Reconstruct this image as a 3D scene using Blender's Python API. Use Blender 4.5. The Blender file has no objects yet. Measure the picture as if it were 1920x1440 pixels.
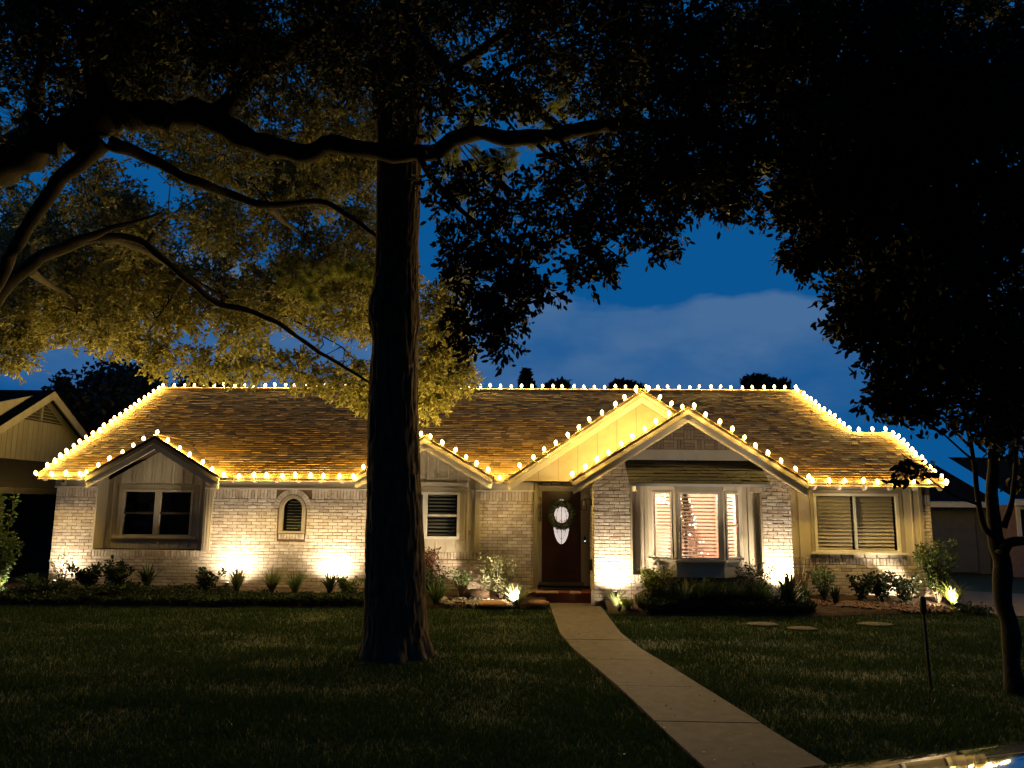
import bpy, math, random
import numpy as np
from mathutils import Vector, Matrix, noise

rnd = random.Random(11)
rng = np.random.default_rng(11)
scene = bpy.context.scene
C = scene.collection
R = math.radians

# ------------------------------------------------------------------ camera
F = 1440.0                                   # focal length in pixels of the 1920 wide photograph
CAM = Vector((0.0, 0.0, 1.95))
TILT, ROLL, YAW = R(8.83), R(0.56), R(-2.1)
_f = Vector((math.sin(YAW) * math.cos(TILT), math.cos(YAW) * math.cos(TILT), math.sin(TILT)))
_r0 = Vector((math.cos(YAW), -math.sin(YAW), 0))
_u0 = _r0.cross(_f)
_r = _r0 * math.cos(ROLL) + _u0 * math.sin(ROLL)
_u = -_r0 * math.sin(ROLL) + _u0 * math.cos(ROLL)
cd = bpy.data.cameras.new('camera')
cam = bpy.data.objects.new('camera', cd)
C.objects.link(cam)
scene.camera = cam
cam.matrix_world = Matrix(((_r.x, _u.x, -_f.x, CAM.x), (_r.y, _u.y, -_f.y, CAM.y), (_r.z, _u.z, -_f.z, CAM.z), (0, 0, 0, 1)))
cd.sensor_width = 36.0
cd.lens = F / 1920 * 36.0
cd.clip_start, cd.clip_end = 0.05, 2000.0

# ------------------------------------------------------------------ sky (blue hour, sun below the horizon)
world = bpy.data.worlds.new('World')
scene.world = world
world.use_nodes = True
wt = world.node_tree
wt.nodes.clear()
def wn(t, **k):
    n = wt.nodes.new(t)
    for a, b in k.items(): setattr(n, a, b)
    return n
W_out = wn('ShaderNodeOutputWorld')
W_bg = wn('ShaderNodeBackground')
W_sky = wn('ShaderNodeTexSky', sky_type='NISHITA', sun_disc=False)
W_sky.sun_elevation, W_sky.sun_rotation = R(1.0), R(200)
W_sky.air_density, W_sky.dust_density, W_sky.ozone_density = 1.0, 0.3, 6.0
W_tint = wn('ShaderNodeMix', data_type='RGBA', blend_type='MULTIPLY')
W_tint.inputs[0].default_value = 1.0
W_tint.inputs[7].default_value = (0.010, 0.31, 1.0, 1)
W_tc = wn('ShaderNodeTexCoord')
W_sep = wn('ShaderNodeSeparateXYZ')
W_map = wn('ShaderNodeMapping')
W_map.inputs['Scale'].default_value = (5.0, 5.0, 11.0)
W_noise = wn('ShaderNodeTexNoise')
W_noise.inputs['Scale'].default_value = 1.6
W_noise.inputs['Detail'].default_value = 9
W_map2 = wn('ShaderNodeMapping')
W_map2.inputs['Scale'].default_value = (0.9, 0.9, 0.0)
W_n2 = wn('ShaderNodeTexNoise')
W_n2.inputs['Scale'].default_value = 1.3
W_n2.inputs['Detail'].default_value = 1
def wmath(op, a, b=None, clamp=False):
    n = wn('ShaderNodeMath', operation=op, use_clamp=clamp)
    for i, s in enumerate((a, b)):
        if s is None: continue
        if isinstance(s, (int, float)): n.inputs[i].default_value = s
        else: wt.links.new(s, n.inputs[i])
    return n.outputs[0]
wl = wt.links.new
wl(W_tc.outputs['Generated'], W_sep.inputs[0])
wl(W_tc.outputs['Generated'], W_map.inputs[0]); wl(W_map.outputs[0], W_noise.inputs[0])
wl(W_tc.outputs['Generated'], W_map2.inputs[0]); wl(W_map2.outputs[0], W_n2.inputs[0])
el = W_sep.outputs[2]
top = wmath('ADD', wmath('MULTIPLY', wmath('SUBTRACT', W_noise.outputs[0], 0.5), 0.085), wmath('ADD', wmath('MULTIPLY', W_sep.outputs[0], -0.075), 0.272))
m1 = wmath('MULTIPLY', wmath('SUBTRACT', top, el), 75.0, True)
m2 = wmath('MULTIPLY', wmath('SUBTRACT', wmath('ADD', el, wmath('MULTIPLY', wmath('SUBTRACT', W_noise.outputs[0], 0.5), 0.16)), 0.10), 9.0, True)
m3 = wmath('ADD', wmath('MULTIPLY', W_noise.outputs[0], 1.9), -0.15, True)
mask = wmath('MULTIPLY', wmath('MULTIPLY', m1, m2), m3)
W_cloud = wn('ShaderNodeMix', data_type='RGBA')
W_cloud.inputs[7].default_value = (0.85, 2.1, 4.5, 1)
W_bw = wn('ShaderNodeRGBToBW')
wl(W_sky.outputs[0], W_bw.inputs[0])
lum = wmath('ADD', wmath('MULTIPLY', wmath('MINIMUM', W_bw.outputs[0], 4.0), 0.3), 3.9)
wl(lum, W_tint.inputs[6])
wl(W_tint.outputs[2], W_cloud.inputs[6])
wl(mask, W_cloud.inputs[0])
wl(W_cloud.outputs[2], W_bg.inputs[0])
W_bg.inputs[1].default_value = 0.07
wl(W_bg.outputs[0], W_out.inputs[0])

# ------------------------------------------------------------------ render look
scene.view_settings.view_transform = 'Standard'
scene.view_settings.look = 'None'
scene.view_settings.exposure = 0.0
scene.view_settings.gamma = 1.0
scene.view_settings.use_curve_mapping = False
scene.cycles.use_denoising = True
scene.cycles.use_light_tree = True
scene.cycles.max_bounces = 7
scene.cycles.diffuse_bounces = 3
scene.cycles.glossy_bounces = 3
scene.cycles.transmission_bounces = 4
scene.cycles.transparent_max_bounces = 8
scene.cycles.sample_clamp_indirect = 4.0

UPK = 6.6
BULB_W = 30.0         # watts of one string bulb
BULB_L = 7.0          # radiance of the string bulbs
UP_W = 42.0*UPK            # watts of one wall uplight

# ------------------------------------------------------------------ helpers
def ray(px, py):
    return _r * ((px - 960) / F) + _u * ((720 - py) / F) + _f
def at(px, py, Y):
    v = ray(px, py)
    return CAM + v * ((Y - CAM.y) / v.y)
def atz(px, py, Z):
    v = ray(px, py)
    return CAM + v * ((Z - CAM.z) / v.z)

I4 = Matrix.Identity(4)
class MB:
    def __init__(self, T=None):
        self.v, self.f, self.T = [], [], T
    def add(self, vs, fs):
        n = len(self.v)
        for p in vs:
            p = Vector(p)
            self.v.append(self.T @ p if self.T else p)
        self.f += [[i + n for i in f] for f in fs]
        return self
    def box(self, x0, x1, y0, y1, z0, z1):
        return self.add([(x0, y0, z0), (x1, y0, z0), (x1, y1, z0), (x0, y1, z0), (x0, y0, z1), (x1, y0, z1), (x1, y1, z1), (x0, y1, z1)],
                        [(0, 3, 2, 1), (4, 5, 6, 7), (0, 1, 5, 4), (1, 2, 6, 5), (2, 3, 7, 6), (3, 0, 4, 7)])
    def prism(self, pts, y0, y1):            # polygon in XZ (counter-clockwise seen from -Y) pushed along Y
        n = len(pts)
        vs = [(x, y0, z) for x, z in pts] + [(x, y1, z) for x, z in pts]
        fs = [list(range(n)), list(range(2 * n - 1, n - 1, -1))] + [[i, i + n, (i + 1) % n + n, (i + 1) % n] for i in range(n)]
        return self.add(vs, fs)
    def slab(self, pts, z0, z1):             # polygon in XY pushed along Z
        n = len(pts)
        vs = [(x, y, z1) for x, y in pts] + [(x, y, z0) for x, y in pts]
        fs = [list(range(n)), list(range(2 * n - 1, n - 1, -1))] + [[i, i + n, (i + 1) % n + n, (i + 1) % n] for i in range(n)]
        return self.add(vs, fs)
    def beam(self, a, b, w, h, up=(0, 0, 1)):
        a, b = Vector(a), Vector(b)
        d = (b - a).normalized(); s = d.cross(Vector(up)).normalized(); u = s.cross(d)
        vs = []
        for p in (a, b):
            for i, j in ((-1, -1), (1, -1), (1, 1), (-1, 1)):
                vs.append(p + s * (i * w / 2) + u * (j * h / 2))
        return self.add(vs, [(0, 1, 2, 3), (7, 6, 5, 4), (0, 4, 5, 1), (1, 5, 6, 2), (2, 6, 7, 3), (3, 7, 4, 0)])
    def tube(self, pts, rad, n=8, cap=True):
        pts = [Vector(p) for p in pts]
        rings = []
        ref = Vector((0.31, 0.2, 0.93))
        for i, p in enumerate(pts):
            d = (pts[min(i + 1, len(pts) - 1)] - pts[max(i - 1, 0)]).normalized()
            if abs(d.dot(ref)) > 0.95: ref = Vector((0.9, 0.3, 0.1))
            a = d.cross(ref).normalized(); b = d.cross(a)
            r = rad[i] if isinstance(rad, (list, tuple)) else rad
            rings.append([p + a * (r * math.cos(2 * math.pi * k / n)) + b * (r * math.sin(2 * math.pi * k / n)) for k in range(n)])
        vs = [q for ring in rings for q in ring]
        fs = []
        for i in range(len(pts) - 1):
            for k in range(n):
                fs.append((i * n + k, i * n + (k + 1) % n, (i + 1) * n + (k + 1) % n, (i + 1) * n + k))
        if cap:
            fs += [tuple(range(n - 1, -1, -1)), tuple(range((len(pts) - 1) * n, len(pts) * n))]
        return self.add(vs, fs)
    def lathe(self, prof, c=(0, 0, 0), n=10):
        vs, fs = [], []
        for r, z in prof:
            for k in range(n):
                t = 2 * math.pi * k / n
                vs.append((c[0] + r * math.cos(t), c[1] + r * math.sin(t), c[2] + z))
        for i in range(len(prof) - 1):
            for k in range(n):
                fs.append((i * n + k, i * n + (k + 1) % n, (i + 1) * n + (k + 1) % n, (i + 1) * n + k))
        fs += [tuple(range(n - 1, -1, -1)), tuple(range((len(prof) - 1) * n, len(prof) * n))]
        return self.add(vs, fs)
    def mesh(self, name):
        me = bpy.data.meshes.new(name)
        me.from_pydata([tuple(p) for p in self.v], [], self.f)
        me.update()
        return me
    def build(self, name, mat, parent=None, smooth=False):
        return link(name, self.mesh(name), mat, parent, smooth)

def link(name, me, mat, parent=None, smooth=False):
    if not me.materials: me.materials.append(mat)
    if smooth: me.polygons.foreach_set('use_smooth', [True] * len(me.polygons))
    o = bpy.data.objects.new(name, me)
    C.objects.link(o)
    if parent: adopt(o, parent)
    return o
def adopt(o, parent):
    o.parent = parent
    if parent.type == 'EMPTY':
        o.matrix_parent_inverse = Matrix.Translation(-Vector(parent.location))
def np_mesh(name, V, Fc):
    V = np.ascontiguousarray(V, np.float32); Fc = np.ascontiguousarray(Fc, np.int32)
    me = bpy.data.meshes.new(name)
    k = Fc.shape[1]
    me.vertices.add(len(V)); me.vertices.foreach_set('co', V.ravel())
    me.loops.add(Fc.size); me.loops.foreach_set('vertex_index', Fc.ravel())
    me.polygons.add(len(Fc)); me.polygons.foreach_set('loop_start', np.arange(0, Fc.size, k, dtype=np.int32))
    me.update(calc_edges=True)
    return me
def tag(o, label=None, cat=None, group=None, kind=None):
    if label: o['label'] = label
    if cat: o['category'] = cat
    if group: o['group'] = group
    if kind: o['kind'] = kind
    return o
def thing(name, loc, label, cat, group=None):
    o = bpy.data.objects.new(name, None)
    C.objects.link(o)
    o.location = loc
    o.empty_display_size = 0.1
    return tag(o, label, cat, group)

# ------------------------------------------------------------------ materials
def new_mat(name):
    m = bpy.data.materials.new(name)
    m.use_nodes = True
    return m, m.node_tree, m.node_tree.nodes['Principled BSDF']
def M(name, c1, c2=None, scale=8.0, rough=0.7, bump=0.0, bscale=None, island=0.0, metal=0.0, detail=5, spec=0.3, coat=0.0, stretch=None, streak=None):
    m, t, p = new_mat(name)
    L = t.links.new
    p.inputs['Roughness'].default_value = rough
    p.inputs['Metallic'].default_value = metal
    p.inputs['Specular IOR Level'].default_value = spec
    p.inputs['Coat Weight'].default_value = coat
    p.inputs['Coat Roughness'].default_value = 0.03
    c2 = c2 or c1
    tc = t.nodes.new('ShaderNodeTexCoord')
    vec = tc.outputs['Object']
    g = t.nodes.new('ShaderNodeNewGeometry')
    vec = g.outputs['Position']
    if stretch:
        mp = t.nodes.new('ShaderNodeMapping'); mp.inputs['Scale'].default_value = stretch
        L(vec, mp.inputs[0]); vec = mp.outputs[0]
    n = t.nodes.new('ShaderNodeTexNoise')
    n.inputs['Scale'].default_value = scale; n.inputs['Detail'].default_value = detail
    n.inputs['Roughness'].default_value = 0.62
    L(vec, n.inputs[0])
    fac = n.outputs[0]
    mr = t.nodes.new('ShaderNodeMapRange')
    mr.inputs[1].default_value, mr.inputs[2].default_value = 0.3, 0.7
    L(fac, mr.inputs[0]); fac = mr.outputs[0]
    if island:
        oi = t.nodes.new('ShaderNodeObjectInfo')
        a = t.nodes.new('ShaderNodeMath'); a.operation = 'ADD'
        L(g.outputs['Random Per Island'], a.inputs[0]); L(oi.outputs['Random'], a.inputs[1])
        fr = t.nodes.new('ShaderNodeMath'); fr.operation = 'FRACT'; L(a.outputs[0], fr.inputs[0])
        mx = t.nodes.new('ShaderNodeMix'); mx.inputs[0].default_value = island
        L(fac, mx.inputs[2]); L(fr.outputs[0], mx.inputs[3]); fac = mx.outputs[0]
    mix = t.nodes.new('ShaderNodeMix'); mix.data_type = 'RGBA'
    mix.inputs[6].default_value = (*c1, 1); mix.inputs[7].default_value = (*c2, 1)
    L(fac, mix.inputs[0])
    col = mix.outputs[2]
    if streak:                                # darker stains with their own shape
        n2 = t.nodes.new('ShaderNodeTexNoise'); n2.inputs['Scale'].default_value = streak[0]; n2.inputs['Detail'].default_value = 6
        L(vec, n2.inputs[0])
        mr2 = t.nodes.new('ShaderNodeMapRange'); mr2.inputs[1].default_value, mr2.inputs[2].default_value = streak[1], streak[1] + 0.15
        L(n2.outputs[0], mr2.inputs[0])
        mx2 = t.nodes.new('ShaderNodeMix'); mx2.data_type = 'RGBA'; mx2.inputs[7].default_value = (*streak[2], 1)
        sc = t.nodes.new('ShaderNodeMath'); sc.operation = 'MULTIPLY'; sc.inputs[1].default_value = 0.75; L(mr2.outputs[0], sc.inputs[0])
        L(sc.outputs[0], mx2.inputs[0]); L(col, mx2.inputs[6]); col = mx2.outputs[2]
    L(col, p.inputs['Base Color'])
    if bump:
        b = t.nodes.new('ShaderNodeBump'); b.inputs['Strength'].default_value = 0.8; b.inputs['Distance'].default_value = bump
        n3 = t.nodes.new('ShaderNodeTexNoise'); n3.inputs['Scale'].default_value = bscale or scale * 4; n3.inputs['Detail'].default_value = 5
        L(vec, n3.inputs[0]); L(n3.outputs[0], b.inputs['Height']); L(b.outputs[0], p.inputs['Normal'])
    return m
def LEAF(name, c1, c2, trans=0.35, rough=0.5):
    m, t, p = new_mat(name)
    L = t.links.new
    g = t.nodes.new('ShaderNodeNewGeometry')
    n = t.nodes.new('ShaderNodeTexNoise'); n.inputs['Scale'].default_value = 1.3; n.inputs['Detail'].default_value = 2
    L(g.outputs['Position'], n.inputs[0])
    a = t.nodes.new('ShaderNodeMix'); a.inputs[0].default_value = 0.55
    L(n.outputs[0], a.inputs[2]); L(g.outputs['Random Per Island'], a.inputs[3])
    mix = t.nodes.new('ShaderNodeMix'); mix.data_type = 'RGBA'
    mix.inputs[6].default_value = (*c1, 1); mix.inputs[7].default_value = (*c2, 1)
    L(a.outputs[0], mix.inputs[0]); L(mix.outputs[2], p.inputs['Base Color'])
    p.inputs['Roughness'].default_value = rough; p.inputs['Specular IOR Level'].default_value = 0.25
    tr = t.nodes.new('ShaderNodeBsdfTranslucent'); L(mix.outputs[2], tr.inputs[0])
    ms = t.nodes.new('ShaderNodeMixShader'); ms.inputs[0].default_value = trans
    L(p.outputs[0], ms.inputs[1]); L(tr.outputs[0], ms.inputs[2])
    L(ms.outputs[0], t.nodes['Material Output'].inputs[0])
    return m
def EMIT(name, col, s):
    m, t, p = new_mat(name)
    p.inputs['Base Color'].default_value = (0.8, 0.8, 0.8, 1)
    p.inputs['Emission Color'].default_value = (*col, 1)
    p.inputs['Emission Strength'].default_value = s
    return m
def GLASS(name, tint=(0.95, 0.95, 0.94), gloss=0.03):
    m, t, p = new_mat(name)
    t.nodes.remove(p)
    L = t.links.new
    tr = t.nodes.new('ShaderNodeBsdfTransparent'); tr.inputs[0].default_value = (*tint, 1)
    gl = t.nodes.new('ShaderNodeBsdfGlossy'); gl.inputs['Roughness'].default_value = 0.02
    lw = t.nodes.new('ShaderNodeLayerWeight')
    pw = t.nodes.new('ShaderNodeMath'); pw.operation = 'POWER'; pw.inputs[1].default_value = 4.0; L(lw.outputs['Facing'], pw.inputs[0])
    ad = t.nodes.new('ShaderNodeMath'); ad.operation = 'MULTIPLY_ADD'; ad.inputs[1].default_value = 0.7; ad.inputs[2].default_value = gloss; L(pw.outputs[0], ad.inputs[0])
    ms = t.nodes.new('ShaderNodeMixShader'); L(ad.outputs[0], ms.inputs[0]); L(tr.outputs[0], ms.inputs[1]); L(gl.outputs[0], ms.inputs[2])
    L(ms.outputs[0], t.nodes['Material Output'].inputs[0])
    return m

m_brick = M('brick_whitewash', (0.38, 0.30, 0.23), (0.74, 0.68, 0.60), 9, 0.9, 0.004, 60, island=0.55, streak=(14, 0.58, (0.28, 0.19, 0.12)))
m_brick2 = M('gable_brick', (0.26, 0.19, 0.13), (0.50, 0.39, 0.28), 12, 0.9, 0.004, 60, island=0.6)  # darker brick for the basket weave in the gable
m_mortar = M('mortar', (0.16, 0.105, 0.062), (0.23, 0.16, 0.10), 20, 0.95, 0.003, 90)
m_paint = M('cream_paint', (0.50, 0.44, 0.34), (0.60, 0.54, 0.43), 3.0, 0.6, 0.0012, 40, stretch=(1, 1, 0.35), streak=(2.2, 0.62, (0.38, 0.32, 0.23)))
m_trim = M('trim_paint', (0.36, 0.31, 0.22), (0.44, 0.38, 0.28), 4.0, 0.5, 0.0008, 50, streak=(5, 0.66, (0.45, 0.38, 0.28)))
m_fascia = M('brown_fascia', (0.05, 0.038, 0.026), (0.085, 0.066, 0.046), 4.0, 0.7)
m_rake = M('rake_paint', (0.17, 0.145, 0.105), (0.22, 0.19, 0.14), 4.0, 0.6, 0.0008, 50)
m_white = M('white_paint', (0.66, 0.62, 0.54), (0.74, 0.70, 0.63), 5.0, 0.45, 0.0006, 50)
m_shingle = M('asphalt_shingle', (0.060, 0.036, 0.010), (0.36, 0.222, 0.070), 30, 0.95, 0.004, 160, island=0.72)
m_shingle2 = M('shaded_shingle', (0.003, 0.0027, 0.0022), (0.012, 0.010, 0.008), 30, 0.95, 0.004, 160, island=0.72)  # darkened copy of the roof shingle: the awning's shade is in the colour
m_far_roof = M('neighbour_roof', (0.010, 0.009, 0.008), (0.018, 0.016, 0.014), 10, 0.95, spec=0.0)
m_deck = M('roof_deck', (0.05, 0.035, 0.022), (0.09, 0.06, 0.04), 10, 0.9)
m_door = M('mahogany', (0.032, 0.008, 0.006), (0.055, 0.016, 0.011), 6, 0.28, 0.0006, 30, spec=0.5, stretch=(6, 6, 0.6))
m_black = M('black_metal', (0.012, 0.012, 0.012), (0.02, 0.02, 0.02), 12, 0.45, spec=0.5)
m_glass = GLASS('window_glass')
m_dark = M('near_black', (0.012, 0.012, 0.013), (0.02, 0.02, 0.02), 3, 0.9)
m_slat = M('blind_slat', (0.58, 0.53, 0.45), (0.66, 0.61, 0.52), 5, 0.5)
m_slatd = M('shutter_slat', (0.34, 0.36, 0.35), (0.42, 0.44, 0.42), 5, 0.5)
m_room = M('room_wall', (0.62, 0.44, 0.36), (0.68, 0.50, 0.42), 2, 0.8)
m_concrete = M('concrete', (0.08, 0.064, 0.046), (0.145, 0.117, 0.086), 7, 0.9, 0.004, 90, streak=(3.2, 0.56, (0.14, 0.11, 0.08)))
m_soil = M('mulch', (0.016, 0.010, 0.006), (0.065, 0.038, 0.023), 26, 0.95, 0.02, 40)
m_ground = M('ground', (0.018, 0.026, 0.008), (0.035, 0.045, 0.015), 5, 0.95, 0.01, 30)
m_stone = M('stone', (0.24, 0.20, 0.15), (0.42, 0.36, 0.28), 9, 0.9, 0.01, 40, island=0.5)
m_bark = M('bark', (0.03, 0.020, 0.012), (0.14, 0.092, 0.055), 14, 0.95, 0.03, 18, stretch=(1, 1, 0.28))
m_bark2 = M('oak_bark', (0.008, 0.0065, 0.005), (0.024, 0.019, 0.014), 14, 0.95, 0.01, 30)
m_wood = M('twig', (0.06, 0.04, 0.025), (0.12, 0.08, 0.05), 10, 0.9)
m_oak = LEAF('lit_oak_leaf', (0.05, 0.064, 0.02), (0.36, 0.33, 0.12), 0.38)  # brightened copy for the lit foliage, light put into the colour
m_oak2 = LEAF('unlit_leaf', (0.010, 0.013, 0.007), (0.024, 0.028, 0.012), 0.22)  # blackened copy for unlit foliage, shade put into the colour
m_oakm = LEAF('dimmed_leaf', (0.035, 0.044, 0.015), (0.22, 0.20, 0.08), 0.35)  # dimmed copy of the lit leaf for the weaker light higher up
m_oak3 = LEAF('shaded_leaf', (0.005, 0.007, 0.0035), (0.013, 0.016, 0.007), 0.08, 0.7)  # darkest copy, hanging sprays and right crown painted as if in shade
m_pine = LEAF('pine_needle', (0.13, 0.17, 0.03), (0.22, 0.24, 0.045), 0.4)
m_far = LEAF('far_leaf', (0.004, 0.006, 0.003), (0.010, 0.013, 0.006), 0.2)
m_leaf = LEAF('shrub_leaf', (0.035, 0.07, 0.02), (0.085, 0.13, 0.035), 0.3)
m_leafd = LEAF('dark_leaf', (0.015, 0.028, 0.012), (0.035, 0.055, 0.02), 0.2)
m_leafy = LEAF('yellow_leaf', (0.10, 0.14, 0.02), (0.18, 0.20, 0.035), 0.3)
m_leafw = LEAF('variegated_leaf', (0.14, 0.18, 0.07), (0.42, 0.42, 0.28), 0.3)
m_leafr = LEAF('red_leaf', (0.07, 0.025, 0.018), (0.14, 0.06, 0.04), 0.3)
m_strap = LEAF('strap_leaf', (0.10, 0.14, 0.05), (0.24, 0.26, 0.13), 0.25)
m_grass = LEAF('grass_blade', (0.010, 0.029, 0.004), (0.036, 0.068, 0.010), 0.3)
m_dry = LEAF('dry_grass', (0.20, 0.15, 0.08), (0.34, 0.27, 0.16), 0.3)
def GLOW(name, col, s):                       # lit clear bulb: glows and lets its own filament light through
    m, t, p = new_mat(name)
    t.nodes.remove(p)
    e = t.nodes.new('ShaderNodeEmission'); e.inputs[0].default_value = (*col, 1); e.inputs[1].default_value = s
    tr = t.nodes.new('ShaderNodeBsdfTransparent')
    a = t.nodes.new('ShaderNodeAddShader')
    t.links.new(e.outputs[0], a.inputs[0]); t.links.new(tr.outputs[0], a.inputs[1])
    t.links.new(a.outputs[0], t.nodes['Material Output'].inputs[0])
    return m
BULB_C = (1.0, 0.645, 0.145)
m_bulb = GLOW('bulb_glow', (1.0, 0.66, 0.24), BULB_L)
m_lens = EMIT('lamp_lens', (1.0, 0.82, 0.56), 14.0)
m_xmas = EMIT('tree_light', (1.0, 0.80, 0.52), 9.0)
m_lampb = GLOW('room_bulb', (1.0, 0.80, 0.58), 12.0)
m_oval = EMIT('lit_glass', (1.0, 0.86, 0.84), 0.62)
m_led = EMIT('blue_led', (0.35, 0.55, 1.0), 2.5)
m_wire = M('wire', (0.02, 0.03, 0.015), None, 10, 0.6)
m_tile = M('porch_tile', (0.10, 0.025, 0.016), (0.16, 0.045, 0.028), 12, 0.6, island=0.6)
m_tile2 = M('porch_tile_pale', (0.30, 0.20, 0.14), (0.42, 0.30, 0.22), 12, 0.6, island=0.6)
m_nsiding = M('neighbour_siding', (0.075, 0.070, 0.062), (0.115, 0.107, 0.095), 3, 0.8, stretch=(1, 1, 0.3))
m_grey = M('grey_siding', (0.09, 0.09, 0.092), (0.13, 0.13, 0.135), 3, 0.8)
m_pink = M('pink_brick', (0.22, 0.13, 0.10), (0.30, 0.19, 0.15), 8, 0.9)
m_carp = M('car_paint', (0.30, 0.29, 0.28), (0.32, 0.31, 0.30), 3, 0.045, metal=0.85, coat=1.0, spec=0.5)
m_cargl = M('car_glass', (0.01, 0.01, 0.012), None, 3, 0.03, spec=0.8)
m_tyre = M('tyre', (0.015, 0.015, 0.015), None, 10, 0.9)
m_chrome = M('chrome', (0.6, 0.6, 0.6), None, 10, 0.1, metal=1.0)

# ================================================================== ground, lawn, path, bed
def struct(o):
    o['kind'] = 'structure'
    return o
struct(MB().add([(-400, -200, -0.02), (400, -200, -0.02), (400, 700, -0.02), (-400, 700, -0.02)], [(0, 1, 2, 3)]).build('ground', m_ground))
PL = [(0.2, 15.62), (0.24, 14.5), (0.32, 12.04), (0.46, 10.85), (0.66, 9.77), (0.84, 8.75), (0.98, 7.83), (1.11, 6.95), (1.23, 6.19), (1.5, 4.7)]
PR = [(1.17, 15.62), (1.2, 14.3), (1.24, 12.13), (1.38, 10.9), (1.6, 9.7), (1.78, 8.65), (1.94, 7.7), (2.06, 6.95), (2.2, 6.2), (2.5, 4.7)]
def interp(poly, y):
    ys = [p[1] for p in poly][::-1]; xs = [p[0] for p in poly][::-1]
    return np.interp(y, ys, xs)
path = struct(MB().slab([(x - 0.0, y) for x, y in PL] + [(x, y) for x, y in PR[::-1]], -0.06, -0.004).build('path', m_soil))
ybreak = [15.62, 14.3, 12.9, 11.5, 10.1, 8.7, 7.35, 6.05, 4.7]
for a, b in zip(ybreak[:-1], ybreak[1:]):
    ys = np.linspace(a - 0.006, b + 0.006, 7)
    pts = [(interp(PL, y), y) for y in ys] + [(interp(PR, y), y) for y in ys[::-1]]
    MB().slab([(float(x), float(y)) for x, y in pts], -0.05, 0.025 + rnd.uniform(-0.004, 0.004)).build('slab', m_concrete, path)

def bed_front(x):                              # front edge of the planting bed
    if x < 0.2: return float(np.interp(x, [-11.2, -9.5, -7, -4, -1.1, 0.15], [13.9, 14.2, 14.4, 14.65, 14.95, 15.1]))
    return float(np.interp(x, [1.25, 1.9, 2.8, 4.4, 5.2, 6.8, 8.3], [14.35, 14.25, 14.35, 14.25, 14.5, 15.0, 15.3]))
def bed_z(x, y):
    f = bed_front(x)
    t = min(max((y - f) / 1.2, 0), 1)
    return 0.02 + 0.17 * (t ** 0.7)
def bed(name, x0, x1):
    nx, ny = int((x1 - x0) / 0.09), 26
    vs, fs = [], []
    for i in range(nx + 1):
        x = x0 + (x1 - x0) * i / nx
        f = bed_front(x) + 0.05 * noise.noise(Vector((x * 2.2, 3, 0)))
        for j in range(ny + 1):
            y = f + (16.25 - f) * j / ny
            z = bed_z(x, y) + 0.025 * noise.noise(Vector((x * 5, y * 5, 1))) + 0.02 * noise.noise(Vector((x * 17, y * 17, 4)))
            if j == 0: z = -0.03
            vs.append((x, y, z))
    for i in range(nx):
        for j in range(ny):
            a = i * (ny + 1) + j
            fs.append((a, a + ny + 1, a + ny + 2, a + 1))
    return struct(MB().add(vs, fs).build(name, m_soil, None, True))
bed('planting_bed', -11.2, 0.14)
bed('planting_bed', 1.25, 8.3)

# driveway beyond the house's right end
struct(MB().slab([(8.45, 14.9), (16, 12.2), (30, 12.5), (30, 15.5), (13.2, 17.6), (9.6, 19.2), (8.5, 30), (8.3, 30), (8.3, 17)], -0.06, 0.012).build('driveway', m_concrete))
# street in front
struct(MB().slab([(-60, -12), (60, -12), (60, 4.0), (-60, 4.0)], -0.05, -0.012).build('road', M('asphalt', (0.035, 0.035, 0.035), (0.055, 0.055, 0.053), 30, 0.9, 0.004, 120)))
struct(MB().slab([(-60, 4.0), (60, 4.0), (60, 4.16), (-60, 4.16)], -0.05, 0.10).build('kerb', m_concrete))

# ------------------------------------------------------------------ grass blades
def blades(name, X, Y, Z, h, w, lean, mat, parent=None, seg=1):
    n = len(X)
    th = rng.uniform(0, 2 * np.pi, n)
    lx, ly = np.cos(th) * lean, np.sin(th) * lean
    ph = rng.uniform(0, 2 * np.pi, n)
    wx, wy = np.cos(ph) * w / 2, np.sin(ph) * w / 2
    V = np.empty((n, 3, 3))
    V[:, 0] = np.stack([X - wx, Y - wy, Z], 1)
    V[:, 1] = np.stack([X + wx, Y + wy, Z], 1)
    V[:, 2] = np.stack([X + lx * h, Y + ly * h, Z + h], 1)
    Fc = np.arange(n * 3).reshape(n, 3)
    return link(name, np_mesh(name, V.reshape(-1, 3), Fc), mat, parent)
N = 430000
gy = 5.6 + (15.4 - 5.6) * rng.random(N) ** 1.15
gx = (rng.random(N) * 2 - 1) * (gy * 0.70 + 0.6) - gy * 0.035
keep = np.ones(N, bool)
bf = np.array([bed_front(x) for x in np.linspace(-12, 12, 481)])
bfx = np.interp(gx, np.linspace(-12, 12, 481), bf)
keep &= gy < bfx + 0.02
pl, pr = interp(PL, gy), interp(PR, gy)
keep &= (gx < pl + 0.022 * rng.standard_normal(N)) | (gx > pr + 0.022 * rng.standard_normal(N))
keep &= (np.hypot(gx + 1.84, gy - 10.35) > 0.42 + 0.2 * rng.random(N) ** 3)
keep &= ~((gx > 8.4) & (gy > 14.6 - (gx - 8.4) * 0.35))
pat = np.array([noise.noise(Vector((a * 0.9, b * 1.6, 0))) for a, b in zip(gx[::1], gy[::1])])
keep &= rng.random(N) < 0.78 + 0.5 * pat
gx, gy, pat = gx[keep], gy[keep], pat[keep]
gh = (0.034 + 0.026 * rng.random(len(gx))) * (1 + 0.5 * pat)
tag(blades('grass', gx, gy, np.full(len(gx), -0.02), gh, 0.0075 + 0.005 * rng.random(len(gx)), 0.75 * rng.random(len(gx)), m_grass),
    'mown dark green lawn grass in front of the house', 'grass', kind='stuff')

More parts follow.
